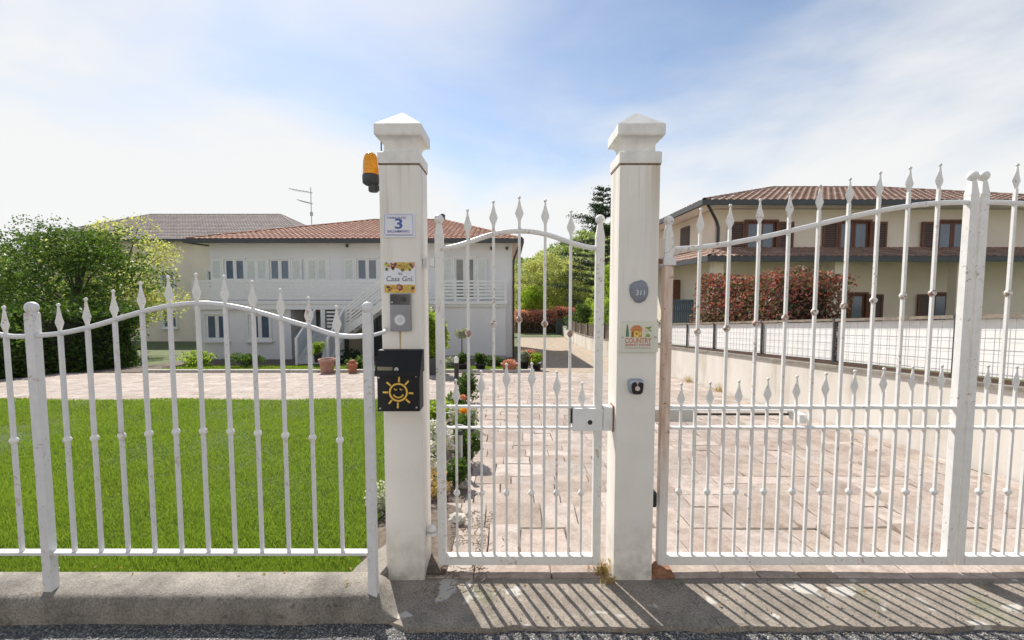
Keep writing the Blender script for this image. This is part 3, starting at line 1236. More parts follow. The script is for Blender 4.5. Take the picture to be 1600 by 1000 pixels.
# gate opener arm behind the drive gate
opener = empty('gate_opener', (XH, YG + 0.13, 0.8), 'grey gate opener arm behind the drive gate', 'gate opener')
zo0, zo1 = zat(656, YG + 0.12), zat(637, YG + 0.12)
mb = MB()
mb.box(XR + PW + 0.002, XH + 0.20, YG + 0.075, YG + 0.16, zo0, zo1)
mb.build('housing', plain('opener_grey', (0.40, 0.41, 0.40), 0.5, var=0.06), opener, bevel=0.006)
mb = MB()
mb.tube([(XH + 0.2, YG + 0.12, (zo0 + zo1) / 2 - 0.003), (XH + 0.78, YG + 0.12, (zo0 + zo1) / 2 - 0.003)], 0.0065, 10)
mb.build('rod', M['black_plastic'], opener)
mb = MB()
mb.box(XH + 0.2005, XH + 0.75, YG + 0.085, YG + 0.15, zo1 - 0.012, zo1 - 0.002)
mb.build('cover_strip', M['white_plain'], opener)
mb = MB()
mb.box(XH + 0.745, XH + 0.785, YG + 0.02, YG + 0.14, zo0 + 0.01, zo1 - 0.014)
mb.build('bracket', M['white_plain'], opener)

# ------------------------------------------------------------------ railing on the kerb at the left
YF = 2.095
ZFR = zat(863, YF)


def railing(x_right, x_left, first, step, label, right_post=True):
    root = empty('iron_railing', (x_right, YF, 0.09), label, 'railing', 'railing panels on the kerb')
    L = x_right - x_left

    def top(x):
        t = (x_right - x) / L
        d = 0.5 - 0.5 * math.cos(2 * math.pi * t)
        return 1.337 - 0.012 * math.sin(min(1, t * 6) * math.pi) + 0.15 * d

    def post(x):
        mb = MB()
        hw = 0.021
        mb.squares([(hw, 0.05), (hw, 1.435), (hw * 0.95, 1.445)], (x, YF, 0))
        p = mb.build('post', M['iron_fence'], root, bevel=0.004)
        mb = MB()
        mb.lathe([(0.017, 1.444), (0.024, 1.452), (0.0265, 1.466), (0.024, 1.482), (0.014, 1.492), (0.0001, 1.495)], 14, (x, YF, 0))
        mb.build('knob', M['iron_fence'], p)
    if right_post:
        post(x_right)
    post(x_left)
    mb = MB()
    mb.tube([(x, YF, top(x)) for x in lin(x_right - 0.018, x_left + 0.018, 40)], 0.012, 10)
    mb.build('curved_rail', M['iron_fence'], root)
    mb = MB()
    mb.box(x_left + 0.0215, x_right - 0.0215, YF - 0.018, YF + 0.018, ZFR - 0.007, ZFR + 0.007)
    mb.build('bottom_rail', M['iron_fence'], root)
    x = first
    while x > x_left + 0.06:
        iron_bar(root, x, YF, ZFR, top(x) + 0.142, zat(688, YF) + (top(x) - 1.337) * 0.3, r=0.0075, mat=M['iron_fence'])
        x -= step
    return root


XF = xat(581, 800, YF)
XF2 = XF - 0.141 - 0.13 * 11
r1 = railing(XF, XF2, xat(531, 688, YF), 0.13, 'white iron spear railing next to the mailbox pillar')
r2 = railing(XF2, XF2 - 1.57, XF2 - 0.13, 0.13, 'white iron spear railing farthest left on the kerb', False)
# stub that ties the railing to the pillar
mb = MB()
mb.tube([(XF + 0.02, YF + 0.01, 1.337), (XF + 0.05, YF + 0.10, 1.343), (XL - PW + 0.004, YP + 0.05, 1.35)], 0.009, 8)
mb.build('tie_rod', M['iron_fence'], r1)

# ------------------------------------------------------------------ things on the left pillar
M['tile_white'] = plain('glazed_white_tile', (0.74, 0.76, 0.82), 0.18, var=0.03)
M['blue_ink'] = plain('blue_enamel', (0.035, 0.10, 0.36), 0.25, var=0.1)
M['violet_ink'] = plain('violet_blue_line', (0.17, 0.18, 0.42), 0.3, var=0.1)
YT = YP - 0.0005


def rounded(cx, cz, w, h, r, n=4):
    pts = []
    for qx, qz, a0 in ((1, -1, -90), (1, 1, 0), (-1, 1, 90), (-1, -1, 180)):
        for i in range(n + 1):
            a = math.radians(a0 + 90 * i / n)
            pts.append((cx + qx * (w / 2 - r) + r * math.cos(a), cz + qz * (h / 2 - r) + r * math.sin(a)))
    return pts


def frame_ring(mb, cx, cz, w, h, r, t, y0, y1):
    o_, i_ = rounded(cx, cz, w, h, r), rounded(cx, cz, w - 2 * t, h - 2 * t, max(0.0005, r - t))
    n = len(o_)
    v = [(x, y0, z) for x, z in o_] + [(x, y0, z) for x, z in i_] + [(x, y1, z) for x, z in o_] + [(x, y1, z) for x, z in i_]
    f = []
    for k in range(n):
        k2 = (k + 1) % n
        f += [(k, k2, n + k2, n + k), (2 * n + k, 2 * n + k2, k2, k), (n + k, n + k2, 3 * n + k2, 3 * n + k)]
    mb.add(v, f)


def disc(mb, cx, cz, r, y0, y1, n=14, sx=1.0, sz=1.0, rot=0.0):
    pts = []
    for k in range(n):
        a = 2 * math.pi * k / n
        x, z = r * sx * math.cos(a), r * sz * math.sin(a)
        pts.append((cx + x * math.cos(rot) - z * math.sin(rot), cz + x * math.sin(rot) + z * math.cos(rot)))
    mb.prism(pts, y0, y1)


c0, c1 = at(599, 371, YP - 0.008), at(648, 333.5, YP - 0.008)
tx, tz, tw, th = (c0.x + c1.x) / 2, (c0.z + c1.z) / 2, c1.x - c0.x, c1.z - c0.z
num = empty('number_tile', (tx, YP, tz), 'white glazed tile with blue house number 3', 'house number')
mb = MB()
mb.prism(rounded(tx, tz, tw, th, 0.006), YP - 0.008, YT)
body = mb.build('tile', M['tile_white'], num, bevel=0.0015)
mb = MB()
frame_ring(mb, tx - 0.001, tz + 0.004, tw * 0.90, th * 0.84, 0.005, 0.0022, YP - 0.0086, YP - 0.0078)
mb.box(tx - tw * 0.45, tx + tw * 0.44, YP - 0.0086, YP - 0.0079, tz - th * 0.425, tz - th * 0.405)
mb.build('blue_border', M['violet_ink'], body)
text_mesh('numeral', '3', 0.070, M['blue_ink'], body, (tx - 0.001, YP - 0.0083, tz + 0.006), width=0.038, bold=0.0018)
text_mesh('top_lettering', "F NUMAR I\u2019N AVIO", 0.015, M['violet_ink'], body, (tx - 0.012, YP - 0.0083, tz + th * 0.315), width=tw * 0.60, bold=0.0005)
text_mesh('bottom_lettering', "BALSAMMARIO", 0.019, M['violet_ink'], body, (tx - 0.003, YP - 0.0083, tz - th * 0.25), width=tw * 0.70, bold=0.0005)

# flowered ceramic tile
c0, c1 = at(600.5, 458, YP - 0.01), at(648.5, 409, YP - 0.01)
tx, tz, tw, th = (c0.x + c1.x) / 2, (c0.z + c1.z) / 2, c1.x - c0.x, c1.z - c0.z
fl = empty('flower_tile', (tx, YP, tz), 'ceramic name tile with painted yellow and brown flowers', 'name plate')
mb = MB()
mb.prism(rounded(tx, tz, tw, th, 0.004), YP - 0.01, YT)
body = mb.build('tile', M['tile_white'], fl, bevel=0.0015)
mb = MB()
mb.prism(rounded(tx, tz - th * 0.36, tw * 0.985, th * 0.26, 0.004), YP - 0.0106, YP - 0.0099)
mb.prism([(tx - tw * 0.02, tz + th * 0.27), (tx + tw * 0.15, tz + th * 0.21), (tx + tw * 0.42, tz + th * 0.27), (tx + tw * 0.49, tz + th * 0.36), (tx + tw * 0.48, tz + th * 0.485), (tx - tw * 0.2, tz + th * 0.485)], YP - 0.0106, YP - 0.0099)
mb.build('yellow_ground', plain('ochre_glaze', (0.62, 0.40, 0.06), 0.2, var=0.35, scale=70), body)
pr = random.Random(5)
cols = {'yellow_flowers': (0.66, 0.52, 0.10), 'lime_leaves': (0.45, 0.46, 0.07), 'rust_flowers': (0.28, 0.07, 0.03), 'purple_flowers': (0.10, 0.03, 0.05), 'green_leaves': (0.09, 0.15, 0.03), 'pink_flowers': (0.50, 0.22, 0.14)}
lay = {'yellow_flowers': [], 'lime_leaves': [], 'rust_flowers': [], 'purple_flowers': [], 'green_leaves': [], 'pink_flowers': []}
for i in range(70):
    top_ = pr.random() < 0.5
    u = pr.uniform(-0.45, 0.45)
    w_ = pr.uniform(0.29, 0.45) if top_ else pr.uniform(-0.46, -0.28)
    lay[pr.choice(['yellow_flowers', 'yellow_flowers', 'lime_leaves', 'yellow_flowers', 'rust_flowers', 'pink_flowers'])].append((u, w_, pr.uniform(0.015, 0.03)))
lay['rust_flowers'] += [(-0.2, 0.36, 0.085), (-0.21, 0.28, 0.05), (0.0, -0.31, 0.12)]
lay['pink_flowers'] += [(-0.22, 0.37, 0.04), (-0.02, -0.30, 0.06), (0.43, 0.43, 0.05), (0.40, -0.42, 0.05)]
lay['purple_flowers'] += [(-0.13, 0.42, 0.05), (0.36, 0.40, 0.06), (0.42, 0.34, 0.04), (-0.37, -0.31, 0.055), (-0.33, -0.40, 0.04), (0.42, -0.34, 0.05), (0.38, -0.39, 0.035), (0.0, -0.40, 0.035)]
lay['lime_leaves'] += [(-0.41, 0.41, 0.08), (0.2, 0.34, 0.05)]
lay['green_leaves'] += [(-0.41, 0.26, 0.05), (0.1, 0.24, 0.055), (0.33, 0.24, 0.04)]
for j, (nm, pts) in enumerate(lay.items()):
    mb = MB()
    for u, w_, r_ in pts:
        disc(mb, tx + u * tw, tz + w_ * th, r_ * tw, YP - 0.0112 - 0.0003 * j, YP - 0.0098, 9, 1, pr.uniform(0.75, 1.1), pr.uniform(0, 3))
    mb.build(nm, plain('glaze_' + nm, cols[nm], 0.2, var=0.3, scale=90), body)
M['black_ink'] = plain('black_script', (0.05, 0.06, 0.08), 0.3, var=0.1)
text_mesh('small_lettering', 'its', 0.024, M['black_ink'], body, (tx + 0.002, YP - 0.0103, tz + th * 0.125), shear=0.2)
text_mesh('script_lettering', 'Casa Gn\u00ec.', 0.036, M['black_ink'], body, (tx + 0.0, YP - 0.0103, tz - th * 0.05), width=tw * 0.86, shear=0.15, bold=0.0002)

# intercom
c0, c1 = at(610, 517.5, YP - 0.022), at(641, 459.5, YP - 0.022)
ic = empty('intercom', ((c0.x + c1.x) / 2, YP, c0.z), 'grey metal intercom with round white button', 'intercom')
mb = MB()
mb.box(c0.x, c1.x, YP - 0.022, YT, c0.z, c1.z)
M['alu'] = plain('brushed_grey_panel', (0.26, 0.26, 0.29), 0.45, 0.3, var=0.06)
body = mb.build('case', M['alu'], ic, bevel=0.002)
zc_ = zat(476, YP - 0.022)
mb = MB()
mb.box(c0.x + 0.002, c1.x - 0.002, YP - 0.0245, YP - 0.0218, zc_, c1.z - 0.002)
scr = mb.build('camera_window', glass_mat('smoked_intercom_glass', (0.035, 0.035, 0.035), 0.12), ic, bevel=0.0015)
lx = (c0.x + c1.x) / 2 + 0.02
mb = MB()
mb.tube([(lx, YP - 0.0245, (zc_ + c1.z) / 2), (lx, YP - 0.027, (zc_ + c1.z) / 2)], 0.012, 16)
mb.build('camera_lens', M['black_plastic'], scr)
mb = MB()
mb.ball((c0.x + 0.012, YP - 0.0248, zc_ + 0.012), 0.004, 8, 6)
mb.build('small_light', M['white_plain'], scr)
bx, bz = (c0.x + c1.x) / 2 - 0.002, zat(500, YP - 0.022)
mb = MB()
mb.tube([(bx, YP - 0.0218, bz), (bx, YP - 0.0255, bz)], 0.0265, 24)
btn = mb.build('call_button', plain('white_button', (0.68, 0.68, 0.69), 0.35, var=0.05), ic, bevel=0.001)
mb = MB()
frame_ring(mb, bx - 0.006, bz, 0.008, 0.022, 0.002, 0.001, YP - 0.0262, YP - 0.0254)
frame_ring(mb, bx + 0.007, bz, 0.008, 0.022, 0.002, 0.001, YP - 0.0262, YP - 0.0254)
mb.build('button_mark', M['alu'], btn)
# rust run below the intercom (a stain on the shaft)
mb = MB()
rx = bx - 0.006
mb.prism([(rx - 0.003, zat(547, YP)), (rx + 0.003, zat(547, YP)), (rx + 0.004, zat(528, YP)), (rx + 0.006, c0.z + 0.002), (rx - 0.006, c0.z + 0.002), (rx - 0.004, zat(528, YP))], YP - 0.0009, YP - 0.0002)
mb.build('rust_run', plain('orange_rust_stain', (0.55, 0.38, 0.20), 0.8, var=0.2, scale=50), left_pillar)

# mailbox
YM = YP - 0.10
M['mail'] = plain('satin_black_steel', (0.010, 0.011, 0.013), 0.5, var=0.15, scale=20, bmp=0.05, spec=0.3)
M['gold'] = plain('gold_paint', (0.80, 0.50, 0.08), 0.5, 0.0, var=0.15, scale=60)
zb0, zb1, zb2 = zat(643, YM), zat(584, YM), zat(547, YP - 0.03)
xa, xb = xat(589.5, 615, YM), xat(655.5, 615, YM)
mail = empty('mailbox', ((xa + xb) / 2, YP, zb0), 'black metal mailbox with gold smiling sun on the left pillar', 'mailbox')
mb = MB()
mb.box(xa, xb, YM, YT, zb0, zb1 - 0.004)
box_ = mb.build('box', M['mail'], mail, bevel=0.003)
mb = MB()
prof = [(YM - 0.012, zb1 - 0.012), (YM - 0.012, zb1 + 0.004), (YP - 0.035, zb2), (YT, zb2 + 0.002), (YT, zb1 - 0.003), (YM + 0.002, zb1 - 0.003), (YM - 0.001, zb1 - 0.012)]
nn = len(prof)
v = [(xa - 0.010, y_, z_) for y_, z_ in prof] + [(xb + 0.006, y_, z_) for y_, z_ in prof]
mb.add(v, [tuple(range(nn)), tuple(reversed(range(nn, 2 * nn)))] + [(k, nn + k, nn + (k + 1) % nn, (k + 1) % nn) for k in range(nn)])
mb.build('lid', M['mail'], mail, bevel=0.0015)
cx, cz = xat(622.5, 613, YM), zat(613, YM)
y0, y1 = YM - 0.0022, YM + 0.0002
sunp = MB()
R1 = 0.047
n = 36
v = []
for r_ in (R1, R1 - 0.0085):
    for y_ in (y0, y1):
        for k in range(n):
            a = 2 * math.pi * k / n
            v.append((cx + r_ * math.cos(a), y_, cz + r_ * math.sin(a)))
f = []
for k in range(n):
    k2 = (k + 1) % n
    f += [(k, k2, 2 * n + k2, 2 * n + k), (n + k, n + k2, k2, k), (2 * n + k, 2 * n + k2, 3 * n + k2, 3 * n + k)]
sunp.add(v, f)
for k in range(8):                                  # rays, a little uneven
    a = math.radians(90 + 45 * k + (-4, 3, 0, 5, -3, 2, -4, 3)[k])
    L0, L1 = R1 + 0.004, R1 + (0.031, 0.030, 0.030, 0.028, 0.033, 0.030, 0.028, 0.031)[k]
    d = Vector((math.cos(a), 0, math.sin(a)))
    sunp.bar(Vector((cx, YM - 0.0008, cz)) + d * L0, Vector((cx, YM - 0.0008, cz)) + d * L1, 0.0085, 0.003, up=(0, 1, 0))
smile = []
for i in range(13):
    a = math.radians(205 + 130 * i / 12)
    smile.append((cx + 0.027 * math.cos(a), YM - 0.001, cz + 0.026 * math.sin(a)))
for i in range(12):
    sunp.bar(smile[i], smile[i + 1], 0.007, 0.003, up=(0, 1, 0))
for ex in (-0.015, 0.013):
    sunp.bar((cx + ex - 0.005, YM - 0.001, cz + 0.019), (cx + ex, YM - 0.001, cz + 0.011), 0.004, 0.003, up=(0, 1, 0))
    sunp.bar((cx + ex, YM - 0.001, cz + 0.011), (cx + ex + 0.008, YM - 0.001, cz + 0.016), 0.004, 0.003, up=(0, 1, 0))
sunp.build('sun_emblem', M['gold'], box_)
a_, b_ = at(588.5, 582, YM - 0.012), at(612.5, 574, YM - 0.012)
mb = MB()
mb.box(a_.x, b_.x, YM - 0.0025, YM - 0.0002, a_.z, b_.z)
mb.build('name_strip', plain('brass_name_strip', (0.22, 0.19, 0.13), 0.5, 0.3, var=0.1), box_)
ex, ez = xat(619.5, 577.5, YM), zat(577.5, YM)
mb = MB()
mb.prism([(ex - 0.009, ez - 0.011), (ex + 0.009, ez - 0.011), (ex + 0.010, ez + 0.004), (ex + 0.004, ez + 0.011), (ex - 0.004, ez + 0.011), (ex - 0.010, ez + 0.004)], YM - 0.0026, YM - 0.0002)
lk = mb.build('lock', plain('pale_lock', (0.55, 0.60, 0.60), 0.35, var=0.1), box_)
mb = MB()
mb.box(ex - 0.002, ex + 0.002, YM - 0.003, YM - 0.0024, ez - 0.006, ez + 0.004)
mb.build('key_slot', M['black_plastic'], lk)
for px_, py_ in ((592, 590), (650, 588), (594, 638), (651, 636.5)):
    p = at(px_, py_, YM)
    mb = MB()
    mb.tube([(p.x, YM + 0.0002, p.z), (p.x, YM - 0.003, p.z)], 0.0045, 10)
    mb.build('rivet', M['wire'], box_)

# orange flashing lamp on the left side of the left pillar
YLm = YP + 0.10
pl = at(579.5, 270, YLm)
lampz = zat(273, YLm)
M['amber'], nt, b = new_mat('amber_lens')
n1 = nd(nt, 'ShaderNodeTexVoronoi')
n1.inputs['Scale'].default_value = 90
gm = nd(nt, 'ShaderNodeNewGeometry')
nt.links.new(gm.outputs['Position'], n1.inputs['Vector'])
c = ramp(nt, n1.outputs['Distance'], [(0.1, (1.0, 0.60, 0.02)), (0.6, (0.95, 0.40, 0.01))])
nt.links.new(c, b.inputs['Base Color'])
b.inputs['Roughness'].default_value = 0.2
b.inputs['Transmission Weight'].default_value = 0.35
b.inputs['Subsurface Weight'].default_value = 0.4
b.inputs['Subsurface Radius'].default_value = (0.04, 0.02, 0.004)
bump(nt, b, n1.outputs['Distance'], 0.4, 0.004)
lamp = empty('warning_lamp', (pl.x, YLm, zat(300, YLm)), 'amber gate warning lamp on the left side of the mailbox pillar', 'lamp')
lxx = pl.x
mb = MB()
zt = zat(238, YLm)
mb.lathe([(0.041, lampz), (0.0405, lampz + 0.03), (0.038, lampz + 0.07), (0.033, zt - 0.022), (0.025, zt - 0.009), (0.012, zt - 0.001), (0.0001, zt)], 20, (lxx, YLm, 0))
mb.build('lens', M['amber'], lamp)
mb = MB()
z2_ = zat(289, YLm)
mb.lathe([(0.030, z2_ - 0.002), (0.043, z2_ + 0.008), (0.0445, lampz - 0.006), (0.042, lampz - 0.001)], 20, (lxx, YLm, 0))
mb.build('base', M['dark_grey'], lamp)
mb = MB()
z3_ = zat(300, YLm)
mb.lathe([(0.022, z3_), (0.026, z3_ + 0.006), (0.026, z2_ - 0.0025)], 16, (lxx + 0.012, YLm, 0))
mb.box(lxx + 0.01, XL - PW - 0.0005, YLm - 0.014, YLm + 0.014, z3_ + 0.008, z2_ - 0.004)
mb.build('bracket', M['dark_grey'], lamp)
za0, za1 = zat(243, YLm), zat(222, YLm)
mb = MB()
mb.tube([(XL - PW - 0.013, YLm, z2_), (XL - PW - 0.013, YLm, za1)], 0.0035, 8)
mb.build('aerial', M['dark_grey'], lamp)

# ------------------------------------------------------------------ things on the right pillar
# engraved pebble
pc = at(999, 456, YP - 0.01)
peb = empty('pebble_sign', (pc.x, YP, pc.z), 'blue grey pebble painted 311 on the right pillar', 'sign')
mb = MB()
ring = [(-0.047, 0.035), (-0.025, 0.052), (0.012, 0.061), (0.034, 0.05), (0.047, 0.018), (0.046, -0.015), (0.032, -0.044), (0.004, -0.058), (-0.02, -0.052), (-0.042, -0.022), (-0.049, 0.008)]
n = len(ring)
v = []
for sc_, yy_ in ((1.0, YT), (1.0, YP - 0.006), (0.93, YP - 0.013), (0.72, YP - 0.017)):
    v += [(pc.x + x * sc_, yy_, pc.z + z * sc_) for x, z in ring]
v.append((pc.x, YP - 0.0185, pc.z))
f = [(i * n + (k + 1) % n, i * n + k, (i + 1) * n + k, (i + 1) * n + (k + 1) % n) for i in range(3) for k in range(n)]
f += [(3 * n + (k + 1) % n, 3 * n + k, 4 * n) for k in range(n)]
mb.add(v, f, True)
pb = mb.build('pebble', M['blue_stone'], peb)
M['pale_ink'] = plain('pale_paint', (0.62, 0.68, 0.72), 0.5, var=0.1)
text_mesh('numerals', '311', 0.036, M['pale_ink'], pb, (pc.x + 0.004, YP - 0.0193, pc.z - 0.006), shear=0.1, bold=0.0004)

# glass name plate
c0, c1 = at(967, 550.5, YP - 0.016), at(1029, 503.5, YP - 0.016)
gx, gz, gw, gh = (c0.x + c1.x) / 2, (c0.z + c1.z) / 2, c1.x - c0.x, c1.z - c0.z
plate = empty('glass_plaque', (gx, YP, gz), 'frosted glass plaque with orange house drawing on the right pillar', 'name plate')
m, nt, b = new_mat('greenish_glass_plate')
b.inputs['Base Color'].default_value = (0.86, 0.85, 0.74, 1)
b.inputs['Roughness'].default_value = 0.12
b.inputs['Transmission Weight'].default_value = 0.25
M['plate'] = m
mb = MB()
mb.prism(rounded(gx, gz, gw, gh, 0.003), YP - 0.016, YP - 0.008)
body = mb.build('plate', M['plate'], plate, bevel=0.001)
yA, yB = YP - 0.0168, YP - 0.0158


def ink(name, col, var=0.2):
    return plain(name, col, 0.4, var=var, scale=80)


def P(u, w):          # u, w in plate fractions from lower left
    return (gx + (u - 0.5) * gw, gz + (w - 0.5) * gh)


def poly(mb, pts, a=yA, b=yB):
    mb.prism([P(*p) for p in pts], a, b)


mb = MB()
poly(mb, [(0.31, 0.50), (0.58, 0.50), (0.58, 0.74), (0.31, 0.74)])
mb.build('drawn_walls', ink('orange_ink', (0.62, 0.26, 0.05)), body)
mb = MB()
poly(mb, [(0.28, 0.745), (0.60, 0.745), (0.57, 0.84), (0.50, 0.90), (0.40, 0.90), (0.32, 0.84)])
mb.build('drawn_roof', ink('red_orange_ink', (0.62, 0.22, 0.08)), body)
mb = MB()
poly(mb, [(0.38, 0.505), (0.50, 0.505), (0.50, 0.68), (0.44, 0.73), (0.38, 0.68)], yA - 0.0004)
poly(mb, [(0.52, 0.56), (0.56, 0.56), (0.56, 0.68), (0.52, 0.68)], yA - 0.0004)
mb.build('drawn_openings', ink('yellow_ink', (0.78, 0.55, 0.10)), body)
mb = MB()
poly(mb, [(0.31, 0.505), (0.36, 0.505), (0.36, 0.70), (0.31, 0.70)], yA - 0.0004)
poly(mb, [(0.29, 0.735), (0.59, 0.735), (0.59, 0.75), (0.29, 0.75)], yA - 0.0005)
poly(mb, [(0.42, 0.58), (0.46, 0.58), (0.46, 0.66), (0.42, 0.66)], yA - 0.0006)
mb.build('drawn_shade', ink('brown_ink', (0.30, 0.10, 0.03)), body)
mb = MB()
poly(mb, [(0.17, 0.52), (0.25, 0.52), (0.245, 0.70), (0.225, 0.86), (0.21, 0.95), (0.19, 0.86), (0.175, 0.70)])
mb.build('drawn_cypress', ink('dark_green_ink', (0.08, 0.20, 0.09)), body)
mb = MB()
poly(mb, [(0.66, 0.51), (0.80, 0.51), (0.785, 0.58), (0.74, 0.63), (0.69, 0.60)])
for u, w, r_ in ((0.70, 0.82, 0.030), (0.75, 0.80, 0.034), (0.79, 0.83, 0.028), (0.77, 0.74, 0.028), (0.81, 0.71, 0.020)):
    x_, z_ = P(u, w)
    disc(mb, x_, z_, r_ * gw, yA, yB, 8, 1.4, 0.7, random.uniform(-1, 1))
mb.build('drawn_leaves', ink('leaf_green_ink', (0.24, 0.36, 0.04)), body)
mb = MB()
for u, w, r_ in ((0.66, 0.70, 0.018), (0.69, 0.74, 0.018), (0.72, 0.69, 0.016), (0.74, 0.75, 0.014), (0.64, 0.76, 0.012)):
    x_, z_ = P(u, w)
    disc(mb, x_, z_, r_ * gw, yA - 0.0003, yB, 8)
mb.build('drawn_blossom', ink('sand_ink', (0.60, 0.38, 0.16)), body)
x_, z_ = P(0.485, 0.385)
text_mesh('large_lettering', 'COUNTRY', 0.036, ink('rust_red_ink', (0.50, 0.14, 0.05)), body, (x_, YP - 0.0162, z_), width=gw * 0.68, bold=0.0006)
x_, z_ = P(0.485, 0.245)
text_mesh('small_lettering', 'BARKET HOUSE', 0.016, ink('crimson_ink', (0.45, 0.07, 0.10)), body, (x_, YP - 0.0162, z_), width=gw * 0.64, bold=0.0003)
mb = MB()
poly(mb, [(0.15, 0.135), (0.82, 0.135), (0.82, 0.155), (0.15, 0.155)])
mb.build('drawn_line', ink('grey_green_ink', (0.30, 0.30, 0.22)), body)
for u in (0.085, 0.93):
    x_, z_ = P(u, 0.5)
    mb = MB()
    mb.tube([(x_, YT, z_), (x_, YP - 0.021, z_)], 0.006, 12)
    mb.build('screw', M['wire'], plate)

# bell push
bc = at(995, 605, YP - 0.03)
bell = empty('bell_push', (bc.x, YP, bc.z), 'small dark bell push with blue grey hood on the right pillar', 'doorbell')


def blob_ring(w0, w1, h, n=16):
    pts = []
    for k in range(n):
        a = 2 * math.pi * k / n
        x, z = math.cos(a), math.sin(a)
        e = 0.55
        x = math.copysign(abs(x) ** e, x)
        z = math.copysign(abs(z) ** e, z)
        pts.append((x * (w1 + (w0 - w1) * (z * 0.5 + 0.5)), z * h))
    return pts


mb = MB()
rg = blob_ring(0.044, 0.034, 0.041)
n = len(rg)
v = []
for sc_, yy_ in ((1.0, YT), (1.0, YP - 0.018), (0.9, YP - 0.026), (0.6, YP - 0.029)):
    v += [(bc.x + x * sc_, yy_, bc.z + z * sc_ + (1 - sc_) * 0.01) for x, z in rg]
f = [(i * n + (k + 1) % n, i * n + k, (i + 1) * n + k, (i + 1) * n + (k + 1) % n) for i in range(3) for k in range(n)]
f.append(tuple(reversed(range(3 * n, 4 * n))))
mb.add(v, f, True)
hood = mb.build('hood', plain('blue_grey_gloss', (0.36, 0.41, 0.48), 0.2, 0.3, var=0.08), bell)
mb = MB()
rg2 = [(x * 0.78, z * 0.80 - 0.006) for x, z in rg]
pts = [(bc.x + 0.004 + x, bc.z + z) for x, z in rg2]
mb.prism(pts, YP - 0.0325, YP - 0.020)
face = mb.build('face', plain('dark_plum_plastic', (0.022, 0.012, 0.014), 0.25, var=0.2), bell, bevel=0.003)
mb = MB()
mb.prism([(bc.x - 0.006, bc.z + 0.032), (bc.x + 0.003, bc.z + 0.008), (bc.x + 0.012, bc.z + 0.032)], YP - 0.0335, YP - 0.0322)
mb.build('notch', M['wire'], face)
mb = MB()
mb.tube([(bc.x + 0.003, YP - 0.0322, bc.z - 0.006), (bc.x + 0.003, YP - 0.036, bc.z - 0.006)], 0.0125, 16)
mb.build('button', plain('pink_white_button', (0.62, 0.52, 0.50), 0.4, var=0.05), face)

# black photocell on the right side of the right pillar
zq = zat(778, YP + 0.06)
ph = empty('photocell', (XR + PW, YP + 0.06, zq), 'small black photocell low on the side of the right pillar', 'sensor')
mb = MB()
mb.box(XR + PW + 0.0005, XR + PW + 0.03, YP + 0.03, YP + 0.09, zq - 0.042, zq + 0.042)
mb.build('case', M['black_plastic'], ph, bevel=0.01, segs=3)
mb = MB()
mb.tube([(XR + PW + 0.029, YP + 0.06, zq), (XR + PW + 0.033, YP + 0.06, zq)], 0.012, 12)
mb.build('lens', M['glass'], ph)

# ------------------------------------------------------------------ roofs
def inside(poly, x, y):
    c = False
    n = len(poly)
    for i in range(n):
        x0, y0 = poly[i]
        x1, y1 = poly[(i + 1) % n]
        if (y0 > y) != (y1 > y) and x < (x1 - x0) * (y - y0) / (y1 - y0) + x0:
            c = not c
    return c


def tile_slope(mb, corners, tw=0.235, tl=0.36, amp=0.042):
    """barrel tiles laid on a planar slope; corners: eave left, eave right, then the upper ones"""
    A, B = Vector(corners[0]), Vector(corners[1])
    u = (B - A).normalized()
    nrm = u.cross(Vector(corners[2]) - A).normalized()
    if nrm.z < 0:
        nrm = -nrm
    w = nrm.cross(u)
    pl = [((Vector(c) - A).dot(u), (Vector(c) - A).dot(w)) for c in corners]
    umin, umax = min(p[0] for p in pl), max(p[0] for p in pl)
    vmax = max(p[1] for p in pl)
    r = random.Random(len(mb.v) + 3)
    nr = int(vmax / tl) + 1
    for j in range(nr):
        v0 = j * tl - 0.05
        k = 0
        x = umin
        while x < umax:
            if inside(pl, x + tw / 2, min(v0 + tl * 0.5 + 0.03, vmax - 0.02)):
                ds = r.uniform(-0.012, 0.012)
                pts = []
                for vv, lift in ((v0 + ds, 0.05), (v0 + tl + 0.04, 0.018)):
                    for q in range(5):
                        a = math.pi * q / 4
                        h = lift + amp * (math.sin(a) if k % 1 == 0 else 0)
                        uu = x + tw * 0.5 - tw * 0.5 * math.cos(a)
                        pts.append(A + u * uu + w * vv + nrm * h)
                # front lip so the tile reads as thick
                lip = [A + u * ((p - A).dot(u)) + w * ((p - A).dot(w) + 0.004) + nrm * max(0.0, (p - A).dot(nrm) - 0.03) for p in pts[:5]]
                mb.add(pts + lip, [(q, q + 1, 5 + q + 1, 5 + q) for q in range(4)] + [(10 + q, 10 + q + 1, q + 1, q) for q in range(4)], False)
            x += tw
            k += 1


def ridge_tiles(mb, a, b, r=0.085, step=0.4):
    a, b = Vector(a), Vector(b)
    n = max(1, int((b - a).length / step))
    for i in range(n):
        p, q = a.lerp(b, i / n), a.lerp(b, (i + 1.12) / n)
        d = (q - p).normalized()
        s = d.cross(Vector((0, 0, 1))).normalized()
        up = s.cross(d)
        v = []
        for pp, rr_ in ((p, r), (q, r * 0.88)):
            for k in range(7):
                t = math.pi * k / 6
                v.append(pp + s * (rr_ * math.cos(t)) + up * (rr_ * math.sin(t) + 0.03))
        mb.add(v, [(k, k + 1, 7 + k + 1, 7 + k) for k in range(6)])


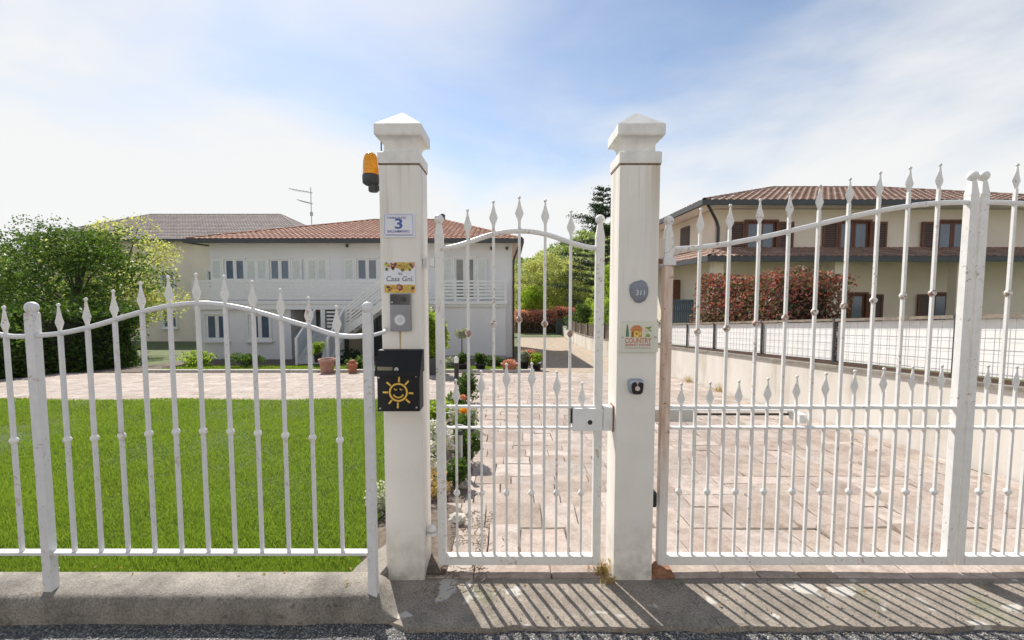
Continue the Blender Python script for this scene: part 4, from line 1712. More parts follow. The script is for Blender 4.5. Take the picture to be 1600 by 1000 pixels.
def hip_roof(root, x0, x1, y0, y1, ze, rx0, rx1, ry, zr, tile, under, gutter, gut_h=0.13):
    """hip roof with eaves rectangle (x0..x1, y0..y1) at ze and a ridge rx0..rx1 at ry, zr"""
    a, b, c, d = (x0, y0, ze), (x1, y0, ze), (x1, y1, ze), (x0, y1, ze)
    r0, r1 = (rx0, ry, zr), (rx1, ry, zr)
    mb = MB()
    mb.add([a, b, c, d, r0, r1], [(0, 1, 5, 4), (1, 2, 5), (2, 3, 4, 5), (3, 0, 4), (3, 2, 1, 0)])
    roof = mb.build('roof', under, root)
    mb = MB()
    tile_slope(mb, [a, b, r1, r0])
    tile_slope(mb, [b, c, r1])
    tile_slope(mb, [d, a, r0])
    o = mb.build('roof_tiles', tile, roof)
    o['kind'] = 'stuff'
    mb = MB()
    for p, q in ((a, r0), (b, r1), (r0, r1), (c, r1), (d, r0)):
        ridge_tiles(mb, p, q)
    o = mb.build('ridge_tiles', tile, roof)
    o['kind'] = 'stuff'
    mb = MB()
    zg0, zg1 = ze - gut_h, ze + 0.03
    t = 0.11
    mb.box(x0 - t, x1 + t, y0 - t, y0 - 0.002, zg0, zg1)
    mb.box(x0 - t, x0 - 0.002, y0 + 0.002, y1 + t, zg0, zg1)
    mb.box(x1 + 0.002, x1 + t, y0 + 0.002, y1 + t, zg0, zg1)
    mb.build('gutter', gutter, roof)
    return roof


def louvre_leaf(name, x0, x1, y, z0, z1, parent, mframe, mslat, t=0.04, n=14):
    mb = MB()
    fw = 0.07
    mb.box(x0, x0 + fw, y - t, y, z0, z1)
    mb.box(x1 - fw, x1, y - t, y, z0, z1)
    mb.box(x0 + fw, x1 - fw, y - t, y, z0, z0 + fw)
    mb.box(x0 + fw, x1 - fw, y - t, y, z1 - fw, z1)
    lf = mb.build(name, mframe, parent)
    mb = MB()
    for i in range(n):
        za = z0 + fw + (z1 - z0 - 2 * fw) * i / n
        zb_ = z0 + fw + (z1 - z0 - 2 * fw) * (i + 1) / n
        mb.add([(x0 + fw, y - t + 0.004, za), (x1 - fw, y - t + 0.004, za), (x1 - fw, y - 0.008, zb_), (x0 + fw, y - 0.008, zb_)], [(0, 1, 2, 3)])
    mb.build('louvres', mslat, lf)
    return lf


def sash_window(root, x0, x1, y, z0, z1, glass, frame, sill=True, leaves=2):
    """window set in the wall: reveal frame proud of the wall, sash leaves, panes"""
    fw = 0.07
    mb = MB()
    mb.box(x0 - fw, x0, y - 0.10, y + 0.02, z0 - fw, z1 + fw)
    mb.box(x1, x1 + fw, y - 0.10, y + 0.02, z0 - fw, z1 + fw)
    mb.box(x0, x1, y - 0.10, y + 0.02, z1, z1 + fw)
    mb.box(x0, x1, y - 0.10, y + 0.02, z0 - fw, z0)
    w = mb.build('window', frame, root)
    n = leaves
    lw = (x1 - x0) / n
    for i in range(n):
        a, b = x0 + lw * i, x0 + lw * (i + 1)
        mb = MB()
        s = 0.075
        mb.box(a + 0.004, a + s, y - 0.018, y + 0.012, z0 + 0.002, z1 - 0.002)
        mb.box(b - s, b - 0.004, y - 0.018, y + 0.012, z0 + 0.002, z1 - 0.002)
        mb.box(a + s, b - s, y - 0.018, y + 0.012, z0 + 0.002, z0 + s)
        mb.box(a + s, b - s, y - 0.018, y + 0.012, z1 - s, z1 - 0.002)
        mb.build('sash', frame, w)
        mb = MB()
        mb.box(a + s, b - s, y - 0.006, y - 0.001, z0 + s, z1 - s)
        mb.build('pane', glass, w)
    if sill:
        mb = MB()
        mb.box(x0 - 0.12, x1 + 0.12, y - 0.17, y + 0.02, z0 - fw - 0.05, z0 - fw - 0.002)
        mb.build('sill', frame, w)
    return w


def slat_rail(root, p0, p1, z0, z1, n, mat, name='slat', th=0.03, fill=0.62, y_posts=None):
    """balustrade of n parallel slats between p0 and p1 (xy + base z each end), every slat a part"""
    a, b = Vector(p0), Vector(p1)
    hh = (z1 - z0) / n
    for i in range(n):
        dz = Vector((0, 0, z0 + hh * (i + 0.5)))
        mb = MB()
        mb.bar(a + dz, b + dz, th, hh * fill)
        mb.build(name, mat, root)


# ------------------------------------------------------------------ the white house behind
HY = 20.0
HG = g(HY)
house = empty('white_house', (-6.0, HY, HG), 'white two storey house with red tiled hip roof and outside stair', 'house')
HX0, HX1 = -13.4, 0.02
ZE = zat(375, 19.4) + 0.02
mb = MB()
mb.box(HX0, HX1, HY, 30, HG - 0.5, ZE - 0.10)
mb.build('wall', M['wall_white'], house)
mb = MB()
mb.box(HX0 - 0.5, HX1 + 0.34, 19.45, 30.5, ZE - 0.105, ZE - 0.045)
mb.build('soffit', M['soffit'], house)
RZ = zat(345, 25)
hip_roof(house, HX0 - 0.55, HX1 + 0.38, 19.4, 30.6, ZE, xat(585, 343, 25), xat(692, 346, 25), 25.0, RZ, M['tile'], M['soffit'], M['gutter'], 0.15)
# chimney cowl on the roof
cc = at(690, 338, 25.2)
mb = MB()
mb.box(cc.x - 0.18, cc.x + 0.18, 25.05, 25.4, RZ - 0.3, RZ + 0.22)
mb.bar((cc.x - 0.1, 25.22, RZ + 0.2), (cc.x + 0.22, 25.22, RZ - 0.1), 0.2, 0.2)
mb.lathe([(0.17, RZ + 0.22), (0.2, RZ + 0.26), (0.2, RZ + 0.36), (0.08, RZ + 0.42)], 10, (cc.x, 25.22, 0))
mb.build('chimney', M['gutter'], house)

DECK = zat(470, 18.85)      # terrace and gallery floor
# projecting ground floor at the right with a terrace on top
TX1 = xat(790, 500, 19.0)
TX0 = -4.6
mb = MB()
mb.box(TX0, TX1, 19.0, 19.998, HG - 0.4, DECK - 0.16)
mb.build('ground_floor_front', M['wall_white'], house)
mb = MB()
mb.box(TX0 - 0.1, TX1 + 0.08, 18.85, 19.99, DECK - 0.158, DECK)
mb.build('terrace_slab', M['trim'], house, bevel=0.012)
mb = MB()
mb.box(TX0 - 0.12, TX1 + 0.02, 18.9, 18.985, DECK - 0.25, DECK - 0.162)
mb.build('terrace_moulding', M['trim'], house)
# grey-brown plinth at the foot of the wall
mb = MB()
mb.box(TX0, TX1 + 0.012, 18.985, 19.003, HG - 0.2, HG + 0.24)
mb.build('plinth', plain('grey_plinth', (0.42, 0.38, 0.37), 0.9, var=0.2, scale=3), house)
# terrace balustrade: slats and posts
ZR0, ZR1 = DECK + 0.05, zat(437, 18.95)
rail = slat_rail(house, (TX0 + 0.6, 18.95, 0), (TX1 + 0.02, 18.95, 0), ZR0, ZR1, 6, M['trim'], fill=0.6)
for x in (TX0 + 0.6, TX0 + 2.2, xat(747, 450, 18.95), TX1 + 0.0):
    mb = MB()
    mb.box(x - 0.05, x + 0.05, 18.915, 18.934, DECK, ZR1 + 0.04)
    mb.build('rail_post', M['trim'], house)
slat_rail(house, (TX1 + 0.0, 18.97, 0), (TX1 + 0.0, 19.98, 0), ZR0, ZR1, 6, M['trim'], fill=0.6)

# gallery at the left, carried by posts, with a close slatted balustrade
GX0, GX1 = HX0 + 0.1, TX0 - 0.11
mb = MB()
mb.box(GX0, GX1, 18.6, 19.995, DECK - 0.13, DECK)
mb.build('gallery_floor', M['trim'], house)
mb = MB()
mb.box(GX0, GX1, 18.63, 18.77, DECK - 0.36, DECK - 0.135)
mb.build('gallery_beam', M['trim'], house)
for x in (xat(505, 480, 18.7), xat(532, 480, 18.7)):
    mb = MB()
    mb.box(x - 0.09, x + 0.09, 18.62, 18.8, HG - 0.2, DECK - 0.365)
    mb.build('gallery_post', M['trim'], house)
slat_rail(house, (GX0, 18.66, 0), (-5.05, 18.66, 0), DECK + 0.06, zat(437, 18.66), 6, M['trim'], fill=0.84)
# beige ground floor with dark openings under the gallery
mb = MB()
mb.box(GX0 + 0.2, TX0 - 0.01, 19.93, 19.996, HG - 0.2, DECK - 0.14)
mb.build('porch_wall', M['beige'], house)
mb = MB()
mb.box(GX0 + 0.05, -9.3, 18.79, 19.92, HG - 0.4, DECK - 0.14)
mb.build('ground_floor_side', M['wall_white'], house)
for xw in (-12.4, -10.6):
    sash_window(house, xw - 0.45, xw + 0.45, 18.788, HG + 0.95, HG + 2.0, M['glass'], M['trim'])
for a, b_ in ((-8.7, -7.3), (-6.6, -5.4)):
    mb = MB()
    mb.box(a, b_, 19.90, 19.926, HG + 0.05, DECK - 0.5)
    d_ = mb.build('porch_door', M['gutter'], house)
    mb = MB()
    mb.box(a + 0.1, (a + b_) / 2 - 0.04, 19.892, 19.898, HG + 0.9, DECK - 0.6)
    mb.build('pane', M['glass_pale'], d_)
    mb = MB()
    mb.box((a + b_) / 2 + 0.04, b_ - 0.1, 19.892, 19.898, HG + 0.9, DECK - 0.6)
    mb.build('pane', M['glass_pale'], d_)

# upper windows
def px_win(x0, x1, y0, y1, Y):
    a, b_ = at(x0, y1, Y), at(x1, y0, Y)
    return a.x, b_.x, a.z, b_.z


ax0, ax1, az0, az1 = px_win(481, 511, 405, 438, HY)
mb = MB()
mb.box(ax0 - 0.12, ax1 + 0.12, HY - 0.03, HY - 0.001, az0 - 0.1, az0 - 0.002)
mb.box(ax0 - 0.12, ax0 - 0.002, HY - 0.03, HY - 0.001, az0, az1 + 0.1)
mb.box(ax1 + 0.002, ax1 + 0.12, HY - 0.03, HY - 0.001, az0, az1 + 0.1)
mb.box(ax0, ax1, HY - 0.03, HY - 0.001, az1 + 0.002, az1 + 0.1)
wA = mb.build('window', M['trim'], house)
xm = (ax0 + ax1) / 2
louvre_leaf('closed_shutter', ax0, xm - 0.006, HY - 0.004, az0, az1, wA, M['trim'], M['shutter_pale'])
louvre_leaf('closed_shutter', xm + 0.006, ax1, HY - 0.004, az0, az1, wA, M['trim'], M['shutter_pale'])
bx0, bx1, bz0, bz1 = px_win(558, 590, 404, 438, HY)
wB = sash_window(house, bx0, bx1, HY - 0.002, bz0, bz1, M['glass'], M['trim'])
hw_ = (bx1 - bx0) / 2
louvre_leaf('open_shutter', bx0 - hw_ - 0.08, bx0 - 0.08, HY - 0.06, bz0, bz1, wB, M['trim'], M['shutter_pale'])
louvre_leaf('open_shutter', bx1 + 0.08, bx1 + hw_ + 0.08, HY - 0.06, bz0, bz1, wB, M['trim'], M['shutter_pale'])
cx0, cx1, cz0, cz1 = px_win(711, 742, 403, 468, HY)
cz0 = DECK + 0.02
wC = sash_window(house, cx0, cx1, HY - 0.002, cz0, cz1, M['glass_pale'], M['trim'], sill=False)
hw_ = (cx1 - cx0) / 2
louvre_leaf('open_shutter', cx0 - hw_ - 0.08, cx0 - 0.08, HY - 0.06, cz0, cz1, wC, M['trim'], M['shutter_pale'], n=26)
louvre_leaf('open_shutter', cx1 + 0.08, cx1 + hw_ + 0.08, HY - 0.06, cz0, cz1, wC, M['trim'], M['shutter_pale'], n=26)
for xw in (-10.3, -12.3):
    w = sash_window(house, xw - 0.45, xw + 0.45, HY - 0.002, az0, az1, M['glass'], M['trim'])
    louvre_leaf('open_shutter', xw - 1.0, xw - 0.53, HY - 0.06, az0, az1, w, M['trim'], M['shutter_pale'])
    louvre_leaf('open_shutter', xw + 0.53, xw + 1.0, HY - 0.06, az0, az1, w, M['trim'], M['shutter_pale'])
for px_, py_ in ((543, 384), (768, 388), (792, 388), (660, 392)):
    p = at(px_, py_, HY)
    mb = MB()
    mb.lathe([(0.03, -0.07), (0.055, -0.05), (0.055, 0.05), (0.02, 0.07)], 10, (p.x, HY - 0.07, p.z))
    mb.build('wall_lamp', M['gutter'], house)
# down pipe at the corner
p = at(804.5, 390, 19.85)
mb = MB()
mb.tube([(0.33, 19.36, ZE - 0.14), (0.28, 19.5, ZE - 0.3), (0.1, 19.93, ZE - 0.75), (HX1 + 0.045, 19.96, ZE - 0.95), (HX1 + 0.045, 19.96, HG - 0.05)], 0.045, 8)
mb.build('downpipe', M['brown_metal'], house)

# L-shaped outside stair: upper flight along the facade, lower flight towards the street
SX1, SX0 = -5.0, -6.55         # upper flight from right (top) to left (bottom)
ZL = -0.10                 # landing height
SY0, SY1 = 17.45, 18.5              # depth of upper flight
stair_m = plain('stair_concrete', (0.55, 0.55, 0.54), 0.85, var=0.08)
M['stair_panel'] = plain('grey_mesh_panel', (0.50, 0.52, 0.52), 0.7, var=0.12, scale=30)
mb = MB()
nst = 8
for i in range(nst):
    xa_ = SX0 + (SX1 - SX0) * i / nst
    xb_ = SX0 + (SX1 - SX0) * (i + 1) / nst
    zt_ = ZL + (DECK - ZL) * (i + 1) / nst
    mb.box(xa_, xb_ + 0.04, SY0, SY1, zt_ - 0.06, zt_)
mb.build('upper_steps', stair_m, house)
mb = MB()
mb.bar((SX0 - 0.1, SY0 - 0.02, ZL - 0.05), (SX1, SY0 - 0.02, DECK - 0.08), 0.05, 0.28)
mb.build('stringer', M['trim'], house)
mb = MB()
mb.bar((SX0 - 0.1, SY1 + 0.02, ZL - 0.05), (SX1, SY1 + 0.02, DECK - 0.08), 0.05, 0.28)
mb.build('stringer', M['trim'], house)
for i in range(6):
    dz = 0.24 + 0.135 * i
    mb = MB()
    mb.bar((SX0, SY0 - 0.03, ZL + dz), (SX1, SY0 - 0.03, DECK + dz), 0.03, 0.07)
    mb.build('stair_slat', M['trim'], house)
    if i == 5:
        mb = MB()
        mb.bar((SX0, SY1 + 0.05, ZL + dz), (SX1, SY1 + 0.05, DECK + dz), 0.03, 0.09)
        mb.build('stair_slat', M['trim'], house)
for t in (0.02, 0.5, 0.98):
    x = SX0 + (SX1 - SX0) * t
    z = ZL + (DECK - ZL) * t
    mb = MB()
    mb.box(x - 0.035, x + 0.035, SY0 + 0.0, SY0 + 0.05, z, z + 1.03)
    mb.build('rail_post', M['trim'], house)
# top landing and its outer rail
mb = MB()
mb.box(SX1 + 0.042, SX1 + 1.3, SY0, 18.845, DECK - 0.14, DECK - 0.004)
mb.build('top_landing', M['trim'], house)
slat_rail(house, (SX1 + 0.05, SY0 - 0.02, 0), (SX1 + 1.3, SY0 - 0.02, 0), DECK + 0.06, DECK + 0.98, 6, M['trim'], fill=0.7)
mb = MB()
mb.box(SX1 + 1.15, SX1 + 1.3, SY0 + 0.05, SY0 + 0.2, HG - 0.2, DECK - 0.145)
mb.build('landing_post', M['trim'], house)
# landing and lower flight
LX0, LX1 = SX0 - 1.12, SX0 - 0.005
mb = MB()
mb.box(LX0, LX1, SY0, SY1, ZL - 0.14, ZL)
mb.build('landing', stair_m, house)
slat_rail(house, (LX0, SY1 + 0.03, 0), (LX1, SY1 + 0.03, 0), ZL + 0.06, ZL + 0.95, 6, M['trim'], fill=0.5)
gy = 15.85
zg_ = g(gy)
mb = MB()
nst = 5
for i in range(nst):
    ya, yb = SY0 - (SY0 - gy) * (i + 1) / nst, SY0 - (SY0 - gy) * i / nst
    zt_ = ZL - (ZL - zg_) * (i + 1) / (nst + 0.6)
    mb.box(LX0 + 0.03, LX1 - 0.03, ya - 0.03, yb - 0.002, zt_ - 0.07, zt_)
    mb.box(LX0 + 0.03, LX1 - 0.03, yb - 0.06, yb - 0.003, zt_ - 0.0, zt_ + 0.12)
mb.build('lower_steps', stair_m, house)
for x in (LX0, LX1):
    mb = MB()
    a, b_ = Vector((x, SY0 - 0.02, ZL)), Vector((x, gy, zg_ + 0.05))
    h = 0.88
    v = []
    for dx in (-0.02, 0.02):
        v += [a + Vector((dx, 0, 0.12)), b_ + Vector((dx, 0, 0.12)), b_ + Vector((dx, 0, h)), a + Vector((dx, 0, h))]
    mb.add(v, [(0, 1, 2, 3), (7, 6, 5, 4), (0, 4, 5, 1), (1, 5, 6, 2), (2, 6, 7, 3), (3, 7, 4, 0)])
    pn = mb.build('side_panel', M['stair_panel'], house)
    mb = MB()
    mb.bar(a + Vector((0, 0, h + 0.025)), b_ + Vector((0, 0, h + 0.025)), 0.06, 0.045)
    mb.build('handrail', M['trim'], pn)
    mb = MB()
    mb.bar(a + Vector((0, 0, -0.02)), b_ + Vector((0, 0, -0.02)), 0.05, 0.22)
    mb.build('string_board', M['trim'], pn)
    mb = MB()
    mb.box(x - 0.04, x + 0.04, gy - 0.05, gy + 0.03, zg_ - 0.1, zg_ + h + 0.1)
    mb.build('newel_post', M['trim'], pn)

# TV aerial on the roof
aa = at(487, 350, 26)
ae = empty('tv_aerial', (aa.x, 26, ZE), 'thin metal television aerial above the left of the red roof', 'aerial')
ztop = zat(293, 26)
mb = MB()
mb.tube([(aa.x, 26, ZE + 0.5), (aa.x, 26, ztop)], 0.025, 6)
mb.build('mast', M['wire'], ae)
mb = MB()
for zz_, l_ in ((zat(301, 26), 1.15), (zat(318, 26), 0.7)):
    mb.bar((aa.x + 0.1, 26, zz_), (aa.x - l_, 25.8, zz_ + 0.18), 0.03, 0.03)
    for q in range(6):
        t = q / 6
        mb.bar((aa.x - l_ * t - 0.05, 25.6, zz_ + 0.18 * t), (aa.x - l_ * t - 0.05, 26.3, zz_ + 0.18 * t), 0.015, 0.015)
mb.box(aa.x - 0.05, aa.x + 0.07, 25.93, 26.05, zat(334, 26) - 0.12, zat(334, 26) + 0.1)
mb.build('elements', M['wire'], ae)

# neighbour's house behind on the left
nb = empty('grey_roofed_house', (-22, 36, g(36)), 'house with grey roof behind the left of the white house', 'house')
NX0, NX1 = -36.0, xat(478, 357, 34) - 0.2
mb = MB()
mb.box(NX0, NX1, 34, 44, g(34) - 0.3, zat(376, 34) - 0.05)
mb.build('wall', M['cream'], nb)
hip_roof(nb, NX0 - 0.5, NX1 + 0.9, 33.3, 44.7, zat(374, 33.3), NX0 + 5, NX1 - 4.2, 39, zat(336, 39), M['tile_grey'], M['soffit'], M['gutter'])
for xw in (-33, -29.5, -26, -22.5, -19.5):
    for zz_ in (g(34) + 1.0, g(34) + 4.0):
        sash_window(nb, xw - 0.5, xw + 0.5, 33.998, zz_, zz_ + 1.3, M['glass'], M['trim'])

# ------------------------------------------------------------------ cream house at the right
CX, CY = xat(1115, 380, 15.6), 15.6
cream = empty('cream_house', (CX, CY, g(15)), 'cream two storey house with brown shutters and overhanging tiled roofs at the right', 'house')
CZ = zat(318, 15.2)
CG = -0.6
mb = MB()
mb.box(CX, CX + 11.5, CY, CY + 7.0, CG - 0.8, CZ - 0.12)
mb.build('wall', M['cream'], cream)
mb = MB()
mb.box(CX - 0.62, CX + 12.1, CY - 0.7, CY + 7.5, CZ - 0.1, CZ - 0.035)
mb.build('soffit', plain('white_soffit', (0.84, 0.80, 0.74), 0.8, var=0.05), cream)
hip_roof(cream, CX - 0.7, CX + 12.2, CY - 0.8, CY + 7.8, CZ, CX + 4.0, CX + 8.2, CY + 3.5, CZ + 1.35, M['tile_brown'], M['soffit'], M['gutter'], 0.13)
# rear wing, set back
mb = MB()
mb.box(CX + 0.35, CX + 9.0, CY + 7.002, CY + 12, CG - 0.8, CZ - 0.3)
mb.build('rear_wall', M['cream'], cream)
# lower roof round the ground floor
PX0, PY0 = CX - 0.95, CY - 1.9
ZP0, ZP1 = zat(406, 14.8), zat(406, 14.8) + 0.42
mb = MB()
a, b_, c_, d_ = (PX0, PY0, ZP0), (CX + 12, PY0, ZP0), (CX + 12, CY - 0.004, ZP1), (CX - 0.004, CY - 0.004, ZP1)
e_, f_ = (CX - 0.004, CY + 7.0, ZP1), (PX0, CY + 7.0, ZP0)
mb.add([a, b_, c_, d_, e_, f_], [(0, 1, 2, 3), (0, 3, 4, 5)])
mb.add([(x, y, z - 0.12) for x, y, z in (a, b_, c_, d_, e_, f_)], [(3, 2, 1, 0), (5, 4, 3, 0)])
lr = mb.build('lower_roof', M['soffit'], cream)
mb = MB()
tile_slope(mb, [a, b_, c_, d_])
tile_slope(mb, [f_, a, d_, e_])
ridge_tiles(mb, a, d_)
o = mb.build('roof_tiles', M['tile_brown'], lr)
o['kind'] = 'stuff'
mb = MB()
mb.box(PX0 - 0.11, CX + 12, PY0 - 0.11, PY0 - 0.002, ZP0 - 0.13, ZP0 + 0.03)
mb.box(PX0 - 0.11, PX0 - 0.002, PY0, CY + 7.0, ZP0 - 0.13, ZP0 + 0.03)
mb.build('gutter', M['gutter'], lr)
# porch pillars under the lower roof at the front
for x in (CX - 0.55, CX + 3.2, CX + 7.0):
    mb = MB()
    mb.box(x - 0.15, x + 0.15, PY0 + 0.25, PY0 + 0.55, CG - 0.8, ZP0 - 0.121)
    mb.build('porch_pillar', M['cream'], cream)
# shutters on the left side (closed brown ones upstairs, one open leaf below)
def side_shutter(px0, px1, py0, py1, name, mat, x=CX):
    ya = x * 700 / (px1 - 800)
    yb = x * 700 / (px0 - 800)
    ym = (ya + yb) / 2
    z0, z1 = zat(py1, ym), zat(py0, ym)
    mb = MB()
    mb.box(x - 0.05, x - 0.002, ya, yb, z0, z1)
    s_ = mb.build(name, mat, cream)
    mb = MB()
    for k in range(12):
        zz_ = z0 + 0.06 + (z1 - z0 - 0.12) * k / 12
        mb.box(x - 0.062, x - 0.0505, ya + 0.06, yb - 0.06, zz_, zz_ + (z1 - z0) / 30)
    mb.build('louvres', mat, s_)
    mb = MB()
    mb.box(x - 0.1, x - 0.003, ya - 0.1, yb + 0.1, z0 - 0.09, z0 - 0.003)
    mb.build('sill', M['cream'], s_)


side_shutter(1062, 1075, 355, 392, 'shutter', M['shutter_wood'])
side_shutter(1046, 1060, 438, 478, 'shutter', M['shutter_wood'])
mb = MB()
ys_ = CX * 700 / 262
mb.bar((CX - 0.03, ys_, zat(438, ys_)), (CX - 0.03, ys_, zat(480, ys_)), 0.05, 0.05)
ylo = CX * 700 / 262
mb.box(CX - 0.55, CX - 0.05, ylo - 0.05, ylo - 0.01, zat(478, ylo), zat(437, ylo))
mb.build('open_shutter', M['brown_wood'], cream)
# front windows
for xw in (CX + 1.6, CX + 4.8, CX + 8.2):
    for z0, z1 in ((CZ - 1.75, CZ - 0.55), (CG + 0.5, CG + 2.0)):
        w = sash_window(cream, xw - 0.5, xw + 0.5, CY - 0.002, z0, z1, M['glass'], M['brown_wood'])
        louvre_leaf('open_shutter', xw - 1.1, xw - 0.58, CY - 0.055, z0, z1, w, M['brown_wood'], M['shutter_wood'])
        louvre_leaf('open_shutter', xw + 0.58, xw + 1.1, CY - 0.055, z0, z1, w, M['brown_wood'], M['shutter_wood'])
# down pipe with a swan neck from the roof corner
mb = MB()
mb.tube([(CX - 0.55, CY - 0.75, CZ - 0.12), (CX - 0.35, CY - 0.55, CZ - 0.28), (CX + 0.05, CY - 0.08, CZ - 0.55), (CX + 0.12, CY - 0.06, CZ - 0.75), (CX + 0.12, CY - 0.06, ZP1 + 0.05)], 0.05, 8)
mb.build('downpipe', M['gutter'], cream)

# ------------------------------------------------------------------ wall along the drive at the right with its fence
WX = 4.34
wpts = [(4.38, 2.75), (4.38, 6.0), (4.38, 10), (4.36, 13), (4.36, 18), (4.38, 24), (4.42, 33), (4.5, 42)]


def wall_x(y):
    for (xa_, ya), (xb_, yb) in zip(wpts, wpts[1:]):
        if ya <= y <= yb:
            return xa_ + (xb_ - xa_) * (y - ya) / (yb - ya)
    return wpts[-1][0]


wall = empty('drive_wall', (4.5, 10, g(10)), 'low white plastered wall along the right of the drive', 'wall')
ys_w = lin(2.75, 42, 60)
mb = MB()
v = []
for y in ys_w:
    x = wall_x(y)
    h = 0.78
    v += [(x, y, g(y) - 0.15), (x, y, g(y) + h), (x + 0.2, y, g(y) + h), (x + 0.2, y, g(y) - 0.15)]
mb.add(v, [(i * 4 + k, (i + 1) * 4 + k, (i + 1) * 4 + k + 1, i * 4 + k + 1) for i in range(len(ys_w) - 1) for k in range(3)])
mb.add(v[:4], [(0, 1, 2, 3)])
m, nt, b = new_mat('stained_white_plaster')
n1 = noise(nt, 1.0, 4, 0.6, scaled_pos(nt, 1, 2.2, 0.35))
n2 = noise(nt, 1.2, 5, 0.6)
c = ramp(nt, n1, [(0.35, (0.70, 0.67, 0.62)), (0.56, (0.63, 0.59, 0.53)), (0.72, (0.42, 0.38, 0.31))])
c = mix(nt, ramp(nt, n2, [(0.55, 0.0), (0.72, 0.5)]), c, (0.40, 0.36, 0.29))
nt.links.new(c, b.inputs['Base Color'])
b.inputs['Roughness'].default_value = 0.9
bump(nt, b, noise(nt, 30, 4), 0.25, 0.006)
M['stained_wall'] = m
mb.build('masonry', M['stained_wall'], wall)
mb = MB()
v = []
for y in ys_w:
    x = wall_x(y)
    z = g(y) + 0.78
    v += [(x - 0.025, y, z + 0.001), (x - 0.025, y, z + 0.035), (x + 0.225, y, z + 0.035), (x + 0.225, y, z + 0.001)]
mb.add(v, [(i * 4 + k, (i + 1) * 4 + k, (i + 1) * 4 + (k + 1) % 4, i * 4 + (k + 1) % 4) for i in range(len(ys_w) - 1) for k in range(4)])
mb.build('coping', M['kerb'], wall)

# ground of the neighbouring garden, held up by the wall
grid_sheet('neighbour_garden', [4.7, 6, 8, 12, 20, 40], [2.75, 5, 8, 12, 16, 20, 24, 30, 42], lambda x, y: g(y) * 0.5 + 0.10 if y < 22 else g(22) * 0.5 + 0.1 - (y - 22) * 0.05, M['earth'])

# pale screened mesh fence on the wall
fence = empty('mesh_fence', (4.55, 11, g(11) + 0.8), 'wire mesh fence backed by white sheet on the drive wall', 'fence')
FY = [2.8, 4.5, 6.2, 8.0, 9.9, 11.4, 13.2, 15.4]
white_sheet = plain('white_screen_sheet', (0.80, 0.79, 0.77), 0.8, var=0.06, scale=3)
for i, y in enumerate(FY):
    x = wall_x(y) + 0.1
    z = g(y) + 0.81
    mb = MB()
    mb.box(x - 0.015, x + 0.015, y - 0.015, y + 0.015, z, z + 0.66)
    mb.build('post', M['dark_grey'], fence)
    if i + 1 < len(FY):
        y2 = FY[i + 1]
        x2, z2_ = wall_x(y2) + 0.1, g(y2) + 0.81
        a, b_ = Vector((x, y + 0.025, z)), Vector((x2, y2 - 0.025, z2_))
        up = Vector((0, 0, 1))
        mb = MB()
        mb.add([a + up * 0.06 + Vector((0.03, 0, 0)), b_ + up * 0.06 + Vector((0.03, 0, 0)), b_ + up * 0.6 + Vector((0.03, 0, 0)), a + up * 0.6 + Vector((0.03, 0, 0)),
                a + up * 0.06 + Vector((0.045, 0, 0)), b_ + up * 0.06 + Vector((0.045, 0, 0)), b_ + up * 0.6 + Vector((0.045, 0, 0)), a + up * 0.6 + Vector((0.045, 0, 0))],
               [(0, 1, 2, 3), (7, 6, 5, 4), (3, 2, 6, 7), (0, 4, 5, 1), (0, 3, 7, 4), (1, 5, 6, 2)])
        mb.build('sheet', white_sheet, fence)
        mb = MB()
        mb.bar(a + up * 0.03, b_ + up * 0.03, 0.03, 0.035)
        mb.build('bottom_tube', M['brown_metal'], fence)
        mb = MB()
        mb.bar(a + up * 0.63, b_ + up * 0.63, 0.03, 0.035)
        mb.build('top_tube', M['brush'], fence)
        mb = MB()
        L = (b_ - a).length
        nv_ = int(L / 0.12)
        for k in range(1, nv_):
            p = a.lerp(b_, k / nv_)
            mb.bar(p + up * 0.05, p + up * 0.61, 0.003, 0.003, up=(1, 0, 0))
        for k in range(1, 5):
            mb.bar(a + up * (0.05 + 0.112 * k) - Vector((0.006, 0, 0)), b_ + up * (0.05 + 0.112 * k) - Vector((0.004, 0, 0)), 0.003, 0.003)
        mb.build('wire_mesh', M['wire'], fence)

# brushwood fence farther back
brush = empty('brushwood_fence', (4.6, 24, g(24) + 0.8), 'brown brushwood fence on the far part of the drive wall', 'fence')
mb = MB()
y = 16.2
while y < 36:
    x = wall_x(y) + 0.1 + random.uniform(-0.02, 0.02)
    z = g(y) + 0.8
    h = random.uniform(0.55, 0.72)
    mb.bar((x, y, z), (x + random.uniform(-0.03, 0.03), y + random.uniform(-0.04, 0.04), z + h), 0.05, 0.05, up=(1, 0, 0))
    y += 0.045
mb.build('brushwood', M['brush'], brush)['kind'] = 'stuff'
for y in lin(16.2, 36, 9):
    mb = MB()
    mb.tube([(wall_x(y) + 0.02, y, g(y) + 0.8), (wall_x(y) + 0.02, y, g(y) + 1.6)], 0.03, 8)
    mb.build('post', M['brown_metal'], brush)

# dark fence panels closing the end of the drive
dark = empty('dark_panel_fence', (4.0, 40, g(40)), 'dark green panel fence at the far end of the drive', 'fence')
dx0, dx1 = xat(868, 510, 39.5), xat(912, 510, 39.5)
for i in range(4):
    a, b_ = dx0 + (dx1 - dx0) * i / 4, dx0 + (dx1 - dx0) * (i + 1) / 4
    mb = MB()
    mb.box(a + 0.02, b_ - 0.02, 39.5, 39.55, g(40), zat(498, 39.5))
    pn = mb.build('panel', M['dark_fence'], dark)
    mb = MB()
    for k in range(5):
        xx_ = a + (b_ - a) * (k + 0.5) / 5
        mb.box(xx_ - 0.02, xx_ + 0.02, 39.47, 39.498, g(40), zat(499, 39.5))
    mb.build('ribs', M['dark_grey'], pn)
